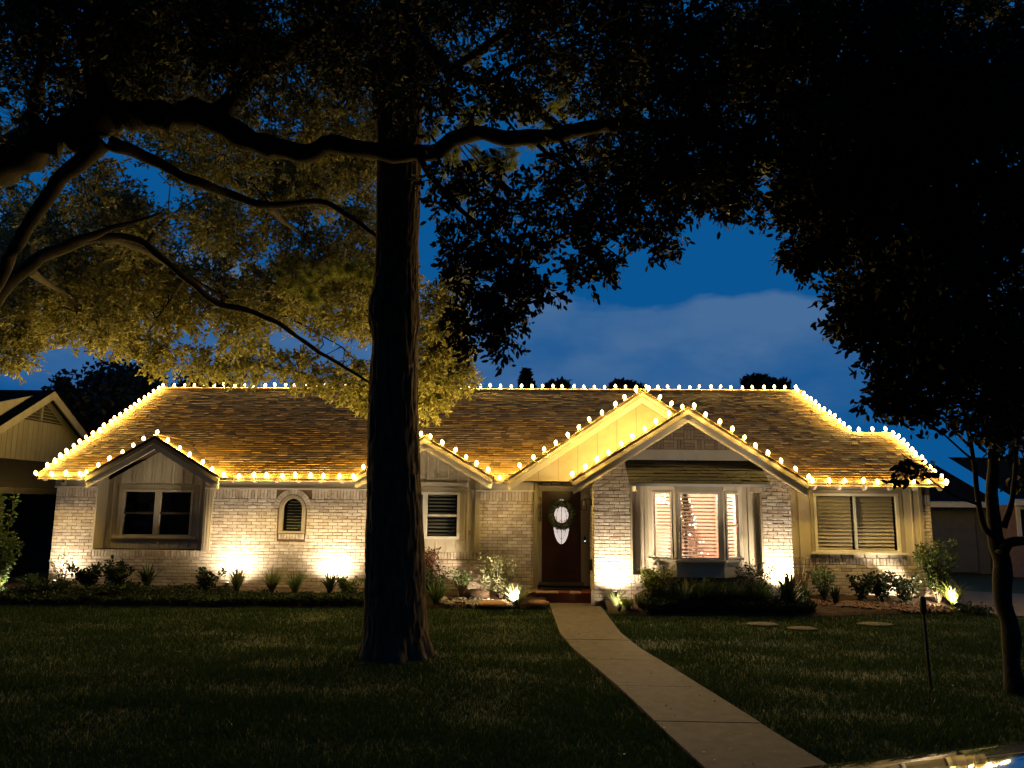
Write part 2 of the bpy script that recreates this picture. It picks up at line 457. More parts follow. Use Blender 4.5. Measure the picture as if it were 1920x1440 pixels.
# ================================================================== the house
YM, YB, YD = 16.2, 15.2, 16.6                 # main wall, projecting gable wall, door wall
YE, ZE, SL = 15.7, 2.44, 0.524                # eave line and main roof slope
YR = 20.6
ZR = ZE + SL * (YR - YE)
XL, XR = -10.3, 8.0
house = thing('brick_house', (-1.15, 16.2, 0), 'long single-storey whitewashed brick house outlined with warm bulbs', 'house')

# gables: (centre x, apex z, slope, half width, front y, wall y)
G_L = (-7.99, 3.26, 0.585, 1.40, 15.68, YM)
G_M = (-2.36, 3.29, 0.575, 1.40, 15.68, YM)
G_E = (2.10, 4.27, 0.665, 2.74, 15.66, 15.80)
G_B = (2.85, 3.81, 0.63, 2.22, 14.80, YB)
GABLES = (G_L, G_M, G_E, G_B)
def zmain(y): return ZE + SL * (y - YE)
def valley_y(x):
    y = YE
    for cx, az, sl, hw, yf, yw in GABLES:
        zg = az - sl * abs(x - cx)
        if abs(x - cx) < hw and zg > ZE: y = max(y, YE + (zg - ZE) / SL)
    return y

# ---- brickwork
BW, BH, JT = 0.203, 0.0677, 0.009
bricks = []                                    # (x0, x1, z0, z1, y_face)
def course_bricks(xa, xb, z0, z1, y, holes=(), start=None):
    x = xa - (start if start is not None else 0)
    while x < xb - 0.01:
        a, b = max(x, xa), min(x + BW, xb)
        x += BW
        segs = [(a, b)]
        for hx0, hx1, hz0, hz1 in holes:
            if z0 < hz1 - 0.012 and z1 > hz0 + 0.012:
                out = []
                for s0, s1 in segs:
                    if s1 <= hx0 or s0 >= hx1: out.append((s0, s1)); continue
                    if s0 < hx0: out.append((s0, hx0))
                    if s1 > hx1: out.append((hx1, s1))
                segs = out
        for s0, s1 in segs:
            if s1 - s0 > 0.03: bricks.append((s0 + JT / 2, s1 - JT / 2, z0 + JT / 2, z1 - JT / 2, y))
def field(xa, xb, z0, z1, y, holes=(), topfn=None):
    i, z = 0, z0
    while z < z1 - 0.02:
        xx0, xx1 = xa, xb
        h = list(holes)
        zt = min(z + BH, z1)
        if topfn:
            ok = [x for x in np.linspace(xa, xb, 60) if topfn(x) > zt - 0.02]
            if not ok: break
            xx0, xx1 = min(ok), max(ok)
        course_bricks(xx0, xx1, z, zt, y, h, (0.5 * BW if i % 2 else 0) + rnd.choice((0, 0, 0.02)))
        i += 1; z += BH
def soldiers(xa, xb, z0, z1, y, w=BH, holes=()):
    n = max(1, round((xb - xa) / w)); s = (xb - xa) / n
    for k in range(n):
        a, b = xa + k * s, xa + (k + 1) * s
        if any(a < h[1] and b > h[0] and z0 < h[3] and z1 > h[2] for h in holes): continue
        bricks.append((a + JT / 2, b - JT / 2, z0 + JT / 2, z1 - JT / 2, y))
ZF = 2.20                                      # bottom of the frieze board, top of the brickwork
# opening rectangles in the main wall
H_L = (-9.42, -7.06, 0.91, 4); H_M = (-3.44, -1.30, 0.93, 4); H_D = (-0.11, 1.10, 0, 4); H_R = (5.02, 7.78, 0.92, 4)
AX, AZ, ARW = -5.19, 1.80, 0.235               # arched window
H_A = (AX - ARW - 0.07, AX + ARW + 0.07, 1.27, 1.80)
def arch_hole(z):
    r = ARW + 0.13
    d = z - AZ
    return math.sqrt(max(r * r - d * d, 0)) if 0 <= d < r else 0
z = 0.10; i = 0
while z < 1.995:
    zt = z + BH
    holes = [H_L, H_M, H_D, H_R, H_A, (-5.48, -4.90, 1.155, 1.29)]
    hw = max(arch_hole(z + 0.01), arch_hole(zt - 0.01))
    if hw: holes.append((AX - hw, AX + hw, 0, 4))
    hx = [h for h in holes]
    if z < 0.93: hx = hx + [(1.10, 4.86, 0, 4)]
    else: hx = hx + [(1.10, 4.86, 0, 4)]
    # a soldier sill course runs under the panelled openings
    for (a, b, s0, s1) in ((-9.42, -7.06, 0.77, 0.91), (-3.44, -1.30, 0.79, 0.93), (5.02, 7.78, 0.78, 0.92)):
        hx.append((a, b, s0, s1))
    course_bricks(XL, XR, z, min(zt, 1.995), YM, hx, (0.5 * BW if i % 2 else 0) + rnd.uniform(0, 0.015))
    z += BH; i += 1
for (a, b, s0, s1) in ((-9.42, -7.06, 0.77, 0.91), (-3.44, -1.30, 0.79, 0.93), (5.02, 7.78, 0.78, 0.92)):
    soldiers(a, b, s0, s1, YM)
for a, b in ((XL, -9.42), (-7.06 + 0.16, -3.44), (-1.24, -0.11), (7.80, XR)):
    soldiers(a, b, 1.995, ZF - 0.005, YM, holes=[(AX - 0.33, AX + 0.33, 0, 2.2)])
soldiers(-5.46, -4.92, 1.165, 1.275, YM - 0.012, w=0.06)
# projecting gable: two pillars and the low wall below the bay window
def bay_top(x): return G_B[1] - G_B[2] * abs(x - G_B[0]) - 0.17
field(1.06, 1.77, 0.12, 2.80, YB, topfn=bay_top)
field(4.30, 4.86, 0.12, 2.80, YB, topfn=bay_top)
field(1.77, 4.30, 0.12, 0.50, YB)
soldiers(1.77, 4.30, 0.50, 0.625, YB)
# basket weave in the gable triangle (three bricks to a block)
basket = []
bs = 0.198
for r in range(5):
    for c in range(-8, 8):
        x0 = 2.93 + (c - 0.5) * bs; z0 = 3.02 + r * bs
        for k in range(3):
            if (r + c) % 2 == 0: q = (x0, x0 + bs, z0 + k * bs / 3, z0 + (k + 1) * bs / 3)
            else: q = (x0 + k * bs / 3, x0 + (k + 1) * bs / 3, z0, z0 + bs)
            lim = lambda x: 3.74 - 0.645 * abs(x - 2.93)
            zt = min(q[3], max(lim(q[0]), lim(q[1])) + 0.03)
            if zt - q[2] > 0.02 and min(lim(q[0]), lim(q[1])) > q[2] - 0.02:
                basket.append((q[0] + 0.004, q[1] - 0.004, q[2] + 0.004, zt - 0.004, YB - 0.02))

def brick_verts(b, d=0.045):
    x0, x1, z0, z1, y = b
    j = lambda s: rnd.uniform(-s, s)
    yy = y + j(0.004)
    e = 0.004
    return ([(x0, y + d, z0), (x1, y + d, z0), (x1, y + d, z1), (x0, y + d, z1),
             (x0 + j(.003), yy + e, z0 + j(.003)), (x1 + j(.003), yy + e, z0 + j(.003)), (x1 + j(.003), yy + e, z1 + j(.003)), (x0 + j(.003), yy + e, z1 + j(.003)),
             (x0 + .006, yy, z0 + .006), (x1 - .006, yy, z0 + .006), (x1 - .006, yy, z1 - .006), (x0 + .006, yy, z1 - .006)],
            [(8, 9, 10, 11), (4, 5, 9, 8), (5, 6, 10, 9), (6, 7, 11, 10), (7, 4, 8, 11), (0, 1, 5, 4), (1, 2, 6, 5), (2, 3, 7, 6), (3, 0, 4, 7)])

# mortar bed / wall core: one box set per wall stretch
def wallbox(mb, x0, x1, z0, z1, y, t=0.2): mb.box(x0, x1, y + 0.012, y + t, z0, z1)
wall_segs = []
def seg(x0, x1, z0, z1):
    mb = MB(); wallbox(mb, x0, x1, z0, z1, YM); wall_segs.append((x0, x1, z0, z1, mb.build('wall', m_mortar, house)))
for x0, x1 in ((XL, -9.42), (-7.06, -5.46), (-4.92, -3.44), (-1.30, -0.11), (7.78, XR)): seg(x0, x1, 0, 2.42)
for x0, x1, zt in ((-9.42, -7.06, 0.905), (-3.44, -1.30, 0.925), (4.86, 7.78, 0.915)): seg(x0, x1, 0, zt)
seg(-5.46, -4.92, 0, 1.285); seg(-5.46, -4.92, 2.05, 2.42)
for s in (-1, 1):                              # spandrels beside the arch head
    n = 10; pts = []
    for k in range(n + 1):
        t = math.pi / 2 * k / n
        pts.append((AX + s * (ARW + 0.012) * math.cos(t), AZ + (ARW + 0.012) * math.sin(t)))
    poly = pts + [(AX, 2.05), (AX + s * 0.27, 2.05), (AX + s * 0.27, 1.285), (AX + s * (ARW + 0.012), 1.285)]
    if s > 0: poly = poly[::-1]
    MB().prism(poly, YM + 0.012, YM + 0.2).build('wall', m_mortar, house)
pill = [MB().prism([(x0, 0), (x1, 0), (x1, bay_top(x1)), (x0, bay_top(x0))], YB + 0.012, YB + 0.19).build('wall', m_mortar, house) for x0, x1 in ((1.06, 1.77), (4.30, 4.86))]
pill.append(MB().box(1.77, 4.30, YB + 0.012, YB + 0.12, 0, 0.62).build('wall', m_mortar, house))
bwall = MB().prism([(1.75, 3.0), (4.1, 3.0), (2.93, 3.76)], YB - 0.008, YB + 0.1).build('gable_wall', m_mortar, house)
def wall_of(b):
    x, z = (b[0] + b[1]) / 2, (b[2] + b[3]) / 2
    if b[4] < YM - 0.5: return pill[0] if x < 1.77 else pill[1] if x > 4.30 else pill[2]
    for x0, x1, z0, z1, o in wall_segs:
        if x0 <= x <= x1 and z0 <= z <= z1: return o
    return wall_segs[0][4]
# returns of the projecting gable and the remaining outer shell
for bx_ in ((1.072, 1.25, YB + 0.19, YD + 0.2, 0, 2.62), (4.67, 4.848, YB + 0.19, YM + 0.1, 0, 2.6), (XL + 0.012, XL + 0.2, YM + 0.2, 25.3, 0, 2.4), (XR - 0.2, XR - 0.012, YM + 0.2, 25.3, 0, 2.4), (XL + 0.2, XR - 0.2, 25.1, 25.3, 0, 2.4)):
    MB().box(*bx_).build('wall', m_mortar, house)
for q_ in (((XL + 0.1, YM, 2.4), (XL + 0.1, 25.0, 2.4), (XL + 0.1, YR, ZR - 0.15)), ((7.0, YM, 2.4), (7.0, 25.0, 2.4), (7.0, YR, ZR - 0.15)), ((XR - 0.1, YM, 2.4), (XR - 0.1, 20.0, 2.4), (XR - 0.1, 17.95, 3.45))):
    MB().add(q_, [(0, 1, 2)]).build('gable_end', m_mortar, house)
# side return of the left gable pillar next to the door, in brick
ret = []
z = 0.12; i = 0
while z < 2.55:
    y = YB + 0.01 - (0.5 * BW if i % 2 else 0)
    while y < YD:
        a, b = max(y, YB + 0.008), min(y + BW, YD)
        if b - a > 0.03: ret.append((a + JT / 2, b - JT / 2, z + JT / 2, z + BH - JT / 2))
        y += BW
    z += BH; i += 1
# which bricks show largest: the nearest ones of full size
def area_key(b):
    c = Vector(((b[0] + b[1]) / 2, b[4], (b[2] + b[3]) / 2))
    return (c - CAM).length
full = [b for b in bricks if (b[1] - b[0]) > 0.17 and b[2] > 0.28]
single = sorted(full, key=area_key)[:240]
ss = set(id(b) for b in single)
var = []
for k in range(6):
    vs, fs = brick_verts((-BW / 2 + JT / 2, BW / 2 - JT / 2, -BH / 2 + JT / 2, BH / 2 - JT / 2, 0))
    me = MB().add(vs, fs).mesh('brick'); me.materials.append(m_brick); var.append(me)
for b in single:
    o = link('brick', rnd.choice(var), m_brick, wall_of(b))
    o.location = ((b[0] + b[1]) / 2, b[4], (b[2] + b[3]) / 2)
    o.scale = ((b[1] - b[0]) / (BW - JT), 1, 1)
mb = MB()
for b in bricks:
    if id(b) not in ss: mb.add(*brick_verts(b))
for a, b2, z0, z1 in ret:                      # bricks on the return wall face -X
    vs, fs = brick_verts((a, b2, z0, z1, 0))
    mb.add([(1.06 + v[1], v[0], v[2]) for v in vs], [f[::-1] for f in fs])
# voussoirs round the arch
for k in range(17):
    t0, t1 = math.pi * (k + 0.07) / 17, math.pi * (k + 0.93) / 17
    r0, r1 = ARW + 0.055, ARW + 0.165
    q = [(AX + r * math.cos(t), AZ + r * math.sin(t)) for r, t in ((r0, t0), (r1, t0), (r1, t1), (r0, t1))]
    mb.prism(q, YM - 0.008 + rnd.uniform(-.003, .003), YM + 0.04)
tag(mb.build('brick_courses', m_brick, house), kind='stuff')
for b in basket:
    vs, fs = brick_verts(b)
    MB().add(vs, fs).build('brick', m_brick2, bwall)

# ---- main roof
def xmax(z): return 8.1 if z < 3.60 else float(np.interp(z, [3.60, 5.0], [7.22, 6.86]))
Lr = math.hypot(YR - YE, ZR - ZE)
US, UZ = (YR - YE) / Lr, (ZR - ZE) / Lr
def rp(x, s, h=0.0): return Vector((x, YE + US * s - UZ * h, ZE + UZ * s + US * h))
mb = MB()
xs = np.arange(-10.42, 8.101, 0.08)
for a, b in zip(xs[:-1], xs[1:]):
    c = (a + b) / 2
    ya, yb = valley_y(a), valley_y(b)
    ytop = YR if c < 7.0 else 17.95 + (0 if c > 7.22 else 1.2)
    if min(ya, yb) > ytop - 0.05: continue
    for h, fl in ((0.0, False), (-0.09, True)):
        q = [(a, ya, zmain(ya) + h), (b, yb, zmain(yb) + h), (b, ytop, zmain(ytop) + h), (a, ytop, zmain(ytop) + h)]
        mb.add(q, [(3, 2, 1, 0) if fl else (0, 1, 2, 3)])
# back slopes
mb.add([(-10.42, YR, ZR), (6.86, YR, ZR), (6.86, 25.6, 2.4), (-10.42, 25.6, 2.4)], [(0, 1, 2, 3)])
mb.add([(6.86, 17.95, 3.62), (8.1, 17.95, 3.62), (8.1, 20.2, 2.4), (6.86, 20.2, 2.4)], [(0, 1, 2, 3)])
roof = mb.build('roof', m_deck, house)
# shingles
EXPO = 0.118
def tab(O, U, S, Nn, w, l, t):
    a, b = O, O + U * w
    return ([a + Nn * 0.0, b + Nn * 0.0, b + S * l, a + S * l, a + Nn * t, b + Nn * t, b + S * l + Nn * 0.003, a + S * l + Nn * 0.003],
            [(4, 5, 6, 7), (0, 1, 5, 4), (1, 2, 6, 5), (3, 0, 4, 7)])
Um, Sm, Nm = Vector((1, 0, 0)), Vector((0, US, UZ)), Vector((0, -UZ, US))
tabs = []
row = 0; s = -0.02
while s < Lr - 0.03:
    x = -10.46 + rnd.uniform(-0.2, 0)
    zz = ZE + UZ * s
    while x < xmax(zz):
        w = rnd.choice((0.13, 0.17, 0.21, 0.26))
        x0, x1 = max(x, -10.46), min(x + w, xmax(zz) + 0.02)
        x += w
        if x1 - x0 < 0.03: continue
        y = YE + US * (s + EXPO * 0.5)
        if y < valley_y((x0 + x1) / 2) - 0.04: continue
        tabs.append((x0, s, x1 - x0, row))
    s += EXPO; row += 1
tmesh = MB().add(*tab(Vector(), Vector((1, 0, 0)), Vector((0, 1, 0)), Vector((0, 0, 1)), 1.0, EXPO + 0.03, 0.014)).mesh('shingle')
tmesh.materials.append(m_shingle)
Bm = Matrix((Um, Sm, Nm)).transposed().to_4x4()
cand = sorted([t for t in tabs if t[3] < 5 and t[2] > 0.15], key=lambda t: (rp(t[0], t[1]) - CAM).length)[:190]
cs = set(id(t) for t in cand)
for t in cand:
    o = link('shingle', tmesh, m_shingle, roof)
    o.matrix_basis = Matrix.Translation(rp(t[0] + 0.003, t[1], 0.006)) @ Bm @ Matrix.Diagonal((t[2] - 0.006, 1, 1, 1))
mb = MB()
for t in tabs:
    if id(t) in cs: continue
    mb.add(*tab(rp(t[0] + 0.003, t[1], 0.006), Um, Sm, Nm, t[2] - 0.006, EXPO + 0.03, rnd.choice((0.010, 0.012, 0.02))))
# ridge caps
x = -10.44
while x < 6.86:
    mb.add(*tab(Vector((x, YR - 0.13, ZR - 0.045)), Um, Vector((0, 0.9, 0.44)), Vector((0, -0.44, 0.9)), 0.2, 0.15, 0.03)); x += 0.205
tag(mb.build('shingle_courses', m_shingle, house), kind='stuff')

# ---- gable roofs, rake boards
def gable_roof(g, yback, thick=0.05):
    cx, az, sl, hw, yf, yw = g
    mb = MB()
    for s in (-1, 1):
        e = (cx + s * hw, az - sl * hw)
        vs = [(cx, yf, az), (e[0], yf, e[1]), (e[0], YE + 0.02 if yback > YE else yback, e[1]), (cx, yback, az)]
        yb = YE + max(0.0, (e[1] - ZE)) / SL + 0.06
        vs[2] = (e[0], yb, e[1])
        lo = [(a, b, c - thick) for a, b, c in vs]
        q = vs + lo
        mb.add(q, [(0, 1, 2, 3) if s < 0 else (3, 2, 1, 0), (4, 5, 6, 7), (0, 1, 5, 4), (1, 2, 6, 5), (2, 3, 7, 6)])
    r = mb.build('roof', m_deck, house)
    m2 = MB()
    for s in (-1, 1):
        U = Vector((0, 1, 0)); S = Vector((-s * 1.0, 0, sl)).normalized(); Nn = Vector((s * sl, 0, 1)).normalized()
        L = hw * math.hypot(1, sl)
        k = 0.0
        while k < L - 0.05:
            p = Vector((cx + s * hw, 0, az - sl * hw)) + S * k
            yend = YE + max(0.0, p.z + 0.03 - ZE) / SL
            y = yf - 0.02
            while y < yend:
                w = rnd.choice((0.17, 0.22, 0.28)); m2.add(*tab(Vector((p.x, y, p.z)) + Nn * 0.004, U, S, Nn, min(w, yend - y + 0.05) - 0.005, EXPO + 0.03, 0.013)); y += w
            k += EXPO
    tag(m2.build('shingle_courses', m_shingle, house), kind='stuff')
def back_y(g): return YE + (g[1] - ZE) / SL
for g in GABLES: gable_roof(g, back_y(g))
def rakes(g, drop=0.19, t=0.045, crown=True, mat=None):
    cx, az, sl, hw, yf, yw = g
    for s in (-1, 1):
        dz = drop * math.hypot(1, sl)
        pts = [(cx, az - 0.052), (cx, az - 0.052 - dz), (cx + s * (hw - 0.02), az - 0.052 - dz - sl * (hw - 0.02)), (cx + s * (hw), az - 0.052 - sl * hw)]
        if s > 0: pts = pts[::1]
        else: pts = pts[::-1]
        rb = MB().prism(pts, yf + 0.02, yf + 0.02 + t).build('rake_board', mat or m_paint, house)
        if crown:
            d2 = 0.07 * math.hypot(1, sl)
            pts = [(cx, az - 0.054), (cx, az - 0.054 - d2), (cx + s * (hw + 0.0), az - 0.054 - d2 - sl * hw), (cx + s * (hw + 0.0), az - 0.054 - sl * hw)]
            if s < 0: pts = pts[::-1]
            MB().prism(pts, yf - 0.012, yf + 0.018).build('rake_trim', m_rake, rb)
        # soffit boards under the overhang
        a = (cx, yf + 0.066, az - 0.075); b = (cx + s * (hw - 0.03), yf + 0.066, az - 0.075 - sl * (hw - 0.03))
        if yw - yf > 0.2:
            MB().add([a, b, (b[0], yw + 0.1, b[2]), (a[0], yw + 0.1, a[2])], [(0, 1, 2, 3)]).build('soffit', m_trim, house)
rakes(G_L); rakes(G_M); rakes(G_E, 0.17); rakes(G_B, 0.20)

# ---- fascia, frieze, rafter tails
def fascia(x0, x1, y=YE, z=ZE):
    f = MB().box(x0, x1, y + 0.03, y + 0.06, z - 0.06, z - 0.012).build('fascia', m_fascia, house)
    MB().box(x0, x1, y - 0.005, y + 0.028, z - 0.03, z - 0.012).build('drip_edge', m_fascia, f)
fascia(-10.42, -9.40); fascia(-6.58, -3.76); fascia(-0.96, -0.62); fascia(5.02, 8.1)
for x0, x1 in ((XL - 0.02, -9.40), (-7.06, -3.42), (-1.32, -0.10)):
    f = MB().box(x0, x1, YM - 0.03, YM + 0.01, ZF, 2.46).build('frieze_board', m_paint, house)
    MB().box(x0, x1, YM - 0.045, YM - 0.031, ZF - 0.012, ZF + 0.022).build('moulding', m_white, f)
def rafter_tail(x, big=False):
    h = 0.10 if big else 0.065
    pts = []
    y0, y1 = YE + 0.062, YM - 0.03
    # profile in YZ, following the roof pitch with a rounded tail end
    prof = [(y1, zmain(y1) - 0.06), (y0, zmain(y0) - 0.06), (y0, zmain(y0) - 0.06 - h * 0.5), (y0 + 0.05, zmain(y0) - 0.06 - h * 1.15), (y0 + 0.14, zmain(y0) - 0.06 - h * 1.35), (y1, zmain(y1) - 0.06 - h * 1.3)]
    w = 0.05
    n = len(prof)
    vs = [(x - w / 2, y, z) for y, z in prof] + [(x + w / 2, y, z) for y, z in prof]
    MB().add(vs, [tuple(range(n)), tuple(range(2 * n - 1, n - 1, -1))] + [(i, i + n, (i + 1) % n + n, (i + 1) % n) for i in range(n)]).build('rafter_tail', m_white, house)
for x in (-10.36, -9.62): rafter_tail(x)
for k in range(7): rafter_tail(-6.35 + k * 0.455)
for x in (-0.98, -0.58): rafter_tail(x)
for k in range(6): rafter_tail(5.55 + k * 0.50, True)

# ---- panelled gable walls with battens
def panel(x0, x1, z0, top, y, mat=m_paint, battens=(), bz=None, bw=0.028, name='siding'):
    n = 24
    xs = np.linspace(x0, x1, n + 1)
    pts = [(x0, z0), (x1, z0)] + [(float(x), top(float(x))) for x in xs[::-1]]
    p = MB().prism(pts, y, y + 0.05).build(name, mat, house)
    for bx, b0, b1 in battens:
        MB().prism([(bx - bw / 2, b0), (bx + bw / 2, b0), (bx + bw / 2, b1 if b1 else top(bx + bw / 2)), (bx - bw / 2, b1 if b1 else top(bx - bw / 2))], y - 0.016, y - 0.0005).build('batten', mat, p)
    return p
def gtop(g, off=0.07): return lambda x: g[1] - g[2] * abs(x - g[0]) - off

class Win: pass
def window(T, w, z0, z1, fw=0.05, sash=False, mull=None, slats=None, slat_mat=None, slat_gap=(0, 0), tilt=0.5, back=None, frame_mat=None, depth=0.05, sill=False, casing=0.0, gl=m_glass, pitch=0.05, mull_mat=None, rail_mat=None):
    """window in a local frame: x 0..w along the wall, y inwards, z up"""
    fm = frame_mat or m_white
    mb = MB(T)
    y0 = -0.02
    mb.box(0, fw, y0, depth, z0, z1).box(w - fw, w, y0, depth, z0, z1).box(fw, w - fw, y0, depth, z1 - fw, z1).box(fw, w - fw, y0, depth, z0, z0 + fw)
    fr = mb.build('window', fm, house)
    cols = [(fw, w - fw)]
    if mull:
        MB(T).box(mull[0], mull[1], y0 - 0.004, depth, z0 + fw, z1 - fw).build('mullion', mull_mat or fm, fr)
        cols = [(fw, mull[0]), (mull[1], w - fw)]
    for a, b in cols:
        rows = [(z0 + fw, z1 - fw)]
        if sash:
            zm = (z0 + z1) / 2
            MB(T).box(a, b, y0 + 0.012, depth - 0.002, zm - 0.022, zm + 0.022).build('meeting_rail', rail_mat or fm, fr)
            rows = [(z0 + fw, zm - 0.022), (zm + 0.022, z1 - fw)]
        for c, d in rows:
            MB(T).box(a, b, depth * 0.5, depth * 0.5 + 0.004, c, d).build('pane', gl, fr)
        if slats:
            zz = z0 + fw + pitch * 0.5
            while zz < z1 - fw - 0.01:
                c, s_ = math.cos(tilt) * slats / 2, math.sin(tilt) * slats / 2
                yy = depth + 0.055
                mb = MB(T).add([(a + slat_gap[0], yy - c, zz - s_), (b - slat_gap[1], yy - c, zz - s_), (b - slat_gap[1], yy + c, zz + s_), (a + slat_gap[0], yy + c, zz + s_),
                                (a + slat_gap[0], yy - c, zz - s_ + .004), (b - slat_gap[1], yy - c, zz - s_ + .004), (b - slat_gap[1], yy + c, zz + s_ + .004), (a + slat_gap[0], yy + c, zz + s_ + .004)],
                               [(0, 3, 2, 1), (4, 5, 6, 7), (0, 1, 5, 4), (1, 2, 6, 5), (2, 3, 7, 6), (3, 0, 4, 7)])
                mb.build('slat', slat_mat, fr)
                zz += pitch
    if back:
        MB(T).box(-0.02, w + 0.02, depth + 0.16, depth + 0.20, z0 - 0.02, z1 + 0.02).build('dark_backing', back, fr)  # near-black board stands in for the unlit room
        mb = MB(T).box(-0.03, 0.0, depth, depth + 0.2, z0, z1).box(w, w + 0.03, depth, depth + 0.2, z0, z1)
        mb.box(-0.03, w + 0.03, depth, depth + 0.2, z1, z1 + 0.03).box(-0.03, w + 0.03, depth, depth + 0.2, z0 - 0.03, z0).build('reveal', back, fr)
    if sill:
        MB(T).box(-sill, w + sill, y0 - 0.06, y0 - 0.001, z0 - 0.03, z0 + 0.012).build('sill', fm, fr)
    if casing:
        c = casing
        mb = MB(T).box(-c, 0, -0.012, 0.02, z0 - c * 0.3, z1 + c).box(w, w + c, -0.012, 0.02, z0 - c * 0.3, z1 + c).box(0, w, -0.012, 0.02, z1, z1 + c)
        mb.build('casing', m_trim, fr)
    return fr

def panel_open(x0, x1, z0, top, y, win, mat, bx, zlow):
    """panelled wall with a rectangular opening: four boards round the window"""
    wx0, wx1, wz0, wz1 = win
    panel(x0, wx0, z0, top, y, mat, [(b, z0, None) for b in bx if b < wx0 - 0.06])
    panel(wx1, x1, z0, top, y, mat, [(b, z0, None) for b in bx if b > wx1 + 0.06])
    panel(wx0, wx1, z0, lambda x: wz0, y, mat, [(b, z0, wz0 - 0.07) for b in bx if wx0 + 0.03 < b < wx1 - 0.03])
    panel(wx0, wx1, wz1, top, y, mat, [(b, wz1 + 0.13, None) for b in bx if wx0 + 0.03 < b < wx1 - 0.03])
# left gable: recessed dark-looking panel with a pair of black windows
yL = YM + 0.40
panel_open(-9.42, -7.06, 0.91, gtop(G_L), yL, (-9.06, -7.50, 1.16, 2.17), m_paint, [-9.28 + 0.215 * k for k in range(11)], 0)
window(Matrix.Translation((-9.06, yL, 0)), 1.56, 1.16, 2.17, 0.05, True, (0.72, 0.84), back=m_dark, sill=0.14, casing=0.11, frame_mat=m_paint, rail_mat=m_fascia)
mb = MB().box(-7.06, -6.90, YM - 0.035, YM + 0.01, 0.89, 2.20).box(-7.02, -6.99, YM - 0.05, YM - 0.036, 0.91, 2.20).box(-6.97, -6.94, YM - 0.05, YM - 0.036, 0.91, 2.20)
mb.box(-7.066, -7.05, YM - 0.03, yL, 0.91, 2.6).build('corner_board', m_trim, house)
MB().box(-9.43, -9.40, YM - 0.004, yL, 0.91, 2.6).build('jamb', m_paint, house)
# middle gable
yM = YM + 0.02
panel_open(-3.44, -1.30, 0.93, gtop(G_M), yM, (-3.06, -1.66, 1.20, 2.17), m_paint, [-3.22 + 0.215 * k for k in range(10)], 0)
window(Matrix.Translation((-3.06, yM, 0)), 1.40, 1.20, 2.17, 0.055, True, (0.62, 0.72), slats=0.068, slat_mat=m_slatd, tilt=0.45, back=m_dark, casing=0.10, pitch=0.073, slat_gap=(0.012, 0.05))
MB().box(-3.2, -1.50, yM - 0.035, yM - 0.0005, 2.29, 2.37).build('header_board', m_paint, house)
MB().box(-1.34, -1.24, YM - 0.04, YM + 0.04, 0.92, 2.46).build('corner_board', m_trim, house)
MB().box(-1.46, -1.42, yM - 0.03, yM - 0.001, 1.30, 1.385).build('outlet_cover', M('outlet', (0.25, 0.18, 0.12)), house)
# right section: wide blind window
yR = YM + 0.02
rtop = lambda x: 2.47
panel_open(4.86, 7.80, 0.92, rtop, yR, (5.64, 7.36, 1.02, 2.22), m_paint, [5.05, 5.18, 5.34, 7.62], 0)
window(Matrix.Translation((5.64, yR, 0)), 1.72, 1.02, 2.22, 0.055, False, (0.815, 0.85), mull_mat=m_slatd, slats=0.084, slat_mat=m_slat, tilt=0.92, back=m_dark, casing=0.07, sill=0.12, pitch=0.074, slat_gap=(0.01, 0.03))
for k in range(7): MB().box(5.66 + k * 0.24, 5.672 + k * 0.24, yR - 0.01, yR - 0.0005, 0.925, 0.985).build('batten', m_door, house)
MB().box(4.95, 5.01, YM - 0.03, YM + 0.02, 0.92, 2.42).build('corner_board', m_trim, house)
MB().box(7.76, 7.82, YM - 0.03, YM + 0.02, 0.92, 2.42).build('corner_board', m_trim, house)
# arched window
mb = MB()
def archring(mb, r0, r1, zb, ya, yb, n=18):
    out = [(AX + r1, zb)] + [(AX + r1 * math.cos(math.pi * k / n), AZ + r1 * math.sin(math.pi * k / n)) for k in range(n + 1)] + [(AX - r1, zb)]
    inn = [(AX + r0, zb)] + [(AX + r0 * math.cos(math.pi * k / n), AZ + r0 * math.sin(math.pi * k / n)) for k in range(n + 1)] + [(AX - r0, zb)]
    for a in range(len(out) - 1):
        mb.prism([inn[a], out[a], out[a + 1], inn[a + 1]], ya, yb)
archring(mb, ARW - 0.03, ARW + 0.04, 1.31, YM - 0.01, YM + 0.09)
mb.box(AX - ARW - 0.04, AX + ARW + 0.04, YM - 0.02, YM + 0.09, 1.285, 1.33)
aw = mb.build('window', m_trim, house)
n = 18; r = ARW - 0.04
MB().prism([(AX - r, 1.335), (AX + r, 1.335)] + [(AX + r * math.cos(math.pi * k / n), AZ + r * math.sin(math.pi * k / n)) for k in range(n + 1)], YM + 0.05, YM + 0.054).build('pane', m_glass, aw)
for k in range(11):
    zz = 1.37 + k * 0.062
    if zz > AZ: 
        hw = math.sqrt(max(r * r - (zz - AZ) ** 2, 0))
    else: hw = r
    if hw > 0.05: MB().add([(AX - hw + 0.05, YM + .10, zz), (AX + hw, YM + .10, zz), (AX + hw, YM + .14, zz + .025), (AX - hw + 0.05, YM + .14, zz + .025)], [(0, 1, 2, 3)]).build('slat', m_slatd, aw)
MB().box(AX - 0.3, AX + 0.3, YM + 0.20, YM + 0.24, 1.25, 2.1).build('dark_backing', m_dark, aw)  # near-black board painted as the darkness behind the arched pane
MB().lathe([(0.0, 0), (0.028, 0.005), (0.032, 0.05), (0.02, 0.085), (0.0, 0.09)], (AX + 0.13, YM + 0.085, 1.345), 10).build('night_light', M('blue_glass', (0.08, 0.20, 0.42), None, 5, 0.2), aw, True)

